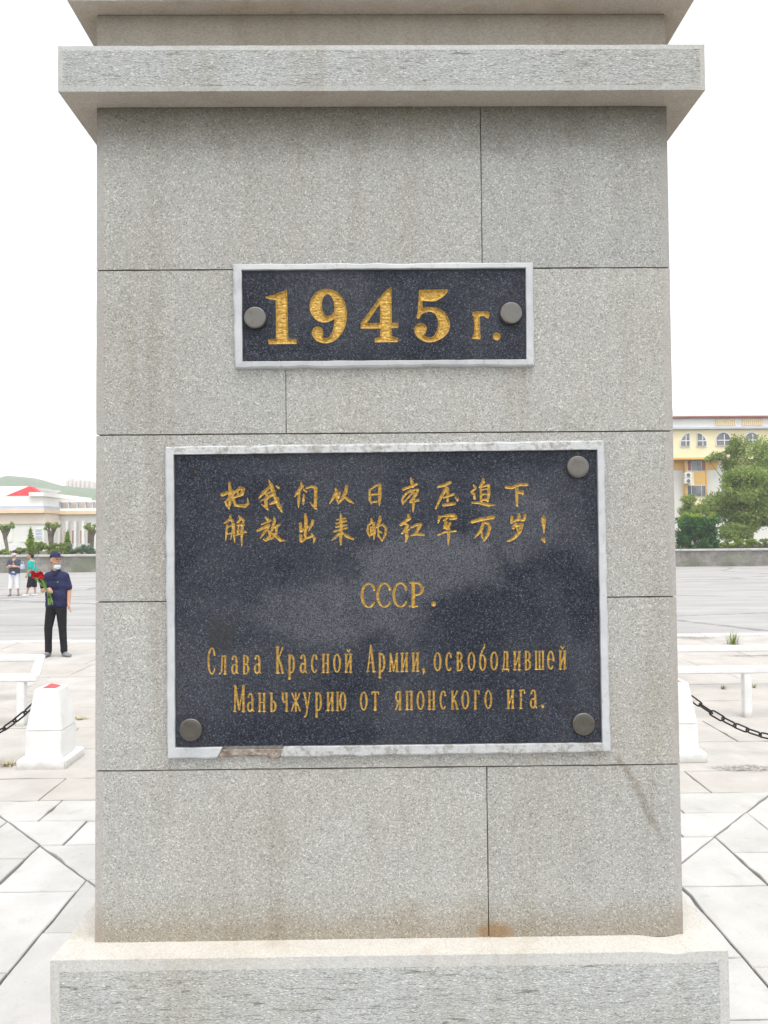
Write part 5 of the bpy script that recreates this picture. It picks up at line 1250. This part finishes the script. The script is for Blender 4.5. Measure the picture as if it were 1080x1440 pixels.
# arms folded, white cropped trousers
p1 = person2(20, 838, R(4), 'person with folded arms in slate top, white cropped trousers and face mask', .97)
hp, es, hf, hr = head(0, -.02, 1.56, (.05, -1, 0))
blob('body', hp+[((0, 0, 1.33), .055, (0, -.01, 1.5), .052), ((0, 0, 1.3), .10, (0, 0, .9), .10), ((-.15, 0, 1.31), .05, (.15, 0, 1.31), .05),
    ((-.17, 0, 1.31), .05, (-.24, -.02, 1.06), .042), ((-.24, -.02, 1.06), .040, (.02, -.2, 1.09), .030), ((.17, 0, 1.31), .05, (.24, -.02, 1.06), .042), ((.24, -.02, 1.06), .040, (-.02, -.22, 1.12), .030),
    ((-.09, 0, .88), .08, (-.13, 0, .45), .055), ((-.13, 0, .45), .05, (-.15, .02, .08), .034), ((.09, 0, .88), .08, (.12, 0, .45), .055), ((.12, 0, .45), .05, (.14, .02, .08), .034)]
    + hand((.02, -.2, 1.09), (1, -.05, .1), (0, -1, .2), 1, .3)+hand((-.02, -.22, 1.12), (-1, .05, .05), (0, -1, .2), 1, .3), M['skin'], p1, .011, 1)
eyes_of(es, p1)
blob('top', [((-.10, 0, 1.27), .105, (.10, 0, 1.27), .105), ((-.08, 0, 1.0), .125, (.08, 0, 1.0), .125), ((-.09, 0, 1.26), .11, (-.08, 0, .85), .125), ((.09, 0, 1.26), .11, (.08, 0, .85), .125), ((-.15, 0, 1.31), .07, (.15, 0, 1.31), .07), ((-.165, 0, 1.30), .072, (-.215, -.01, 1.15), .07), ((.165, 0, 1.30), .072, (.215, -.01, 1.15), .07)], M['grey_top'], p1, .014, 3, [((0, 0, .83), (0, 0, -1))])
blob('trousers', [((-.07, 0, .86), .122, (.07, 0, .86), .122), ((-.085, 0, .82), .11, (-.13, -.01, .30), .085), ((.085, 0, .82), .11, (.125, -.01, .30), .085)], M['white_cl'], p1, .014, 3, [((0, 0, .27), (0, 0, -1))])
for sx in (-1, 1): blob('shoe', [((sx*.145, .04, .035), .036, (sx*.16, -.13, .03), .032)], M['shoe_grey'], p1, .011, 1, [((0, 0, .001), (0, 0, -1))])
blob('hat', [((0, .0, 1.605), .098, (0, -.02, 1.61), .096), ((0, -.1, 1.60), .02, (0, -.15, 1.59), .016), ((-.05, -.09, 1.60), .02, (.05, -.09, 1.60), .02)], M['hair'], p1, .011, 1, [((0, 0, 1.585), (0, 0, -1))])
mask_of(Vector((0, -.02, 1.56)), hf, hr, 1.535, p1, M['mask'])
wp = blob('waist_pouch', [((-.07, -.14, .84), .045, (.09, -.14, .82), .045)], M['pouch'], p1, .011, 1)
tb = empty('tote_bag', (float(p1.location.x)+.30, float(p1.location.y)-.02, .86)); tag(tb, 'pale blue bag hanging at the arm of the person with folded arms', 'bag')
bm = bmesh.new(); bm_box(bm, -.075, .075, -.04, .04, 0, .18, .02, 2)
for v in bm.verts: v.co.x *= 1-.25*(v.co.z/.18); v.co.y += .02*math.sin(v.co.x*30)
from_bm('bag_body', bm, M['bag'], tb)
bm = bmesh.new(); bm_tube(bm, [(-.04, 0, .17), (-.06, 0, .26), (-.03, 0, .30), (.03, 0, .25), (.04, 0, .17)], [.008]*5, 6); from_bm('bag_handle', bm, M['bag'], tb)
# teal shirt, walking away to the side
p2 = person2(44.5, 838, R(0), 'person in teal shirt and black knee-length shorts turned sideways', .95)
hp, es, hf, hr = head(-.06, 0, 1.52, (-1, -.25, 0))
blob('body', hp+[((-.02, 0, 1.33), .052, (-.05, 0, 1.46), .05), ((0, 0, 1.28), .10, (.03, 0, .9), .10), ((-.01, -.16, 1.28), .05, (0, .16, 1.28), .05),
    ((0, -.17, 1.28), .048, (.03, -.20, 1.02), .042), ((.03, -.20, 1.02), .038, (-.09, -.20, .82), .028), ((0, .17, 1.28), .048, (.05, .19, 1.03), .042), ((.05, .19, 1.03), .038, (-.02, .2, .82), .028),
    ((.03, -.08, .88), .08, (-.05, -.09, .45), .055), ((-.05, -.09, .45), .05, (-.15, -.09, .08), .034), ((.03, .08, .88), .08, (.06, .08, .45), .055), ((.06, .08, .45), .05, (.11, .08, .08), .034)]
    + hand((-.09, -.20, .82), (-.4, 0, -1), (0, -1, 0), 1, .5)+hand((-.02, .2, .82), (-.3, 0, -1), (0, 1, 0), 1, .5), M['skin'], p2, .011, 1)
eyes_of(es, p2)
blob('shirt', [((0, -.10, 1.24), .105, (0, .10, 1.24), .105), ((.01, -.085, 1.0), .13, (.01, .085, 1.0), .13), ((0, -.09, 1.24), .11, (.03, -.08, .80), .13), ((0, .09, 1.24), .11, (.03, .08, .80), .13), ((0, -.15, 1.28), .07, (0, .15, 1.28), .07), ((0, -.165, 1.27), .073, (.02, -.195, 1.08), .073), ((0, .165, 1.27), .073, (.03, .19, 1.08), .073)], M['teal'], p2, .014, 3, [((0, 0, .74), (0, 0, -1))])
blob('shorts', [((.03, -.07, .80), .125, (.03, .07, .80), .125), ((.02, -.08, .74), .115, (-.06, -.09, .36), .095), ((.04, .08, .74), .115, (.07, .08, .36), .095)], M['black'], p2, .014, 3, [((0, 0, .33), (0, 0, -1))])
for (x, y) in ((-.15, -.09), (.11, .08)): blob('shoe', [((x+.04, y, .035), .036, (x-.13, y, .03), .032)], M['white_cl'], p2, .011, 1, [((0, 0, .001), (0, 0, -1))])
blob('hair', [((-.03, 0, 1.565), .094, (-.045, 0, 1.575), .093), ((.01, 0, 1.53), .075, (.02, 0, 1.47), .055)], M['hair'], p2, .011, 1)

# ------------------------------------------------------------------ the summer haze
HAZE = 0.0008
if HAZE:
    hz = box('haze', -820, 820, -40, 1250, -1.2, 170, None); hz.data.materials.clear()
    m_ = bpy.data.materials.new('haze_air'); m_.use_nodes = True; nt = m_.node_tree; nt.nodes.remove(nt.nodes['Principled BSDF'])
    vn = nt.nodes.new('ShaderNodeVolumePrincipled'); vn.inputs['Color'].default_value = (.93, .95, .97, 1); vn.inputs['Density'].default_value = HAZE; vn.inputs['Anisotropy'].default_value = .0
    nt.links.new(vn.outputs[0], nt.nodes['Material Output'].inputs['Volume']); hz.data.materials.append(m_); tag(hz, 'pale summer haze over the whole square', kind='stuff')
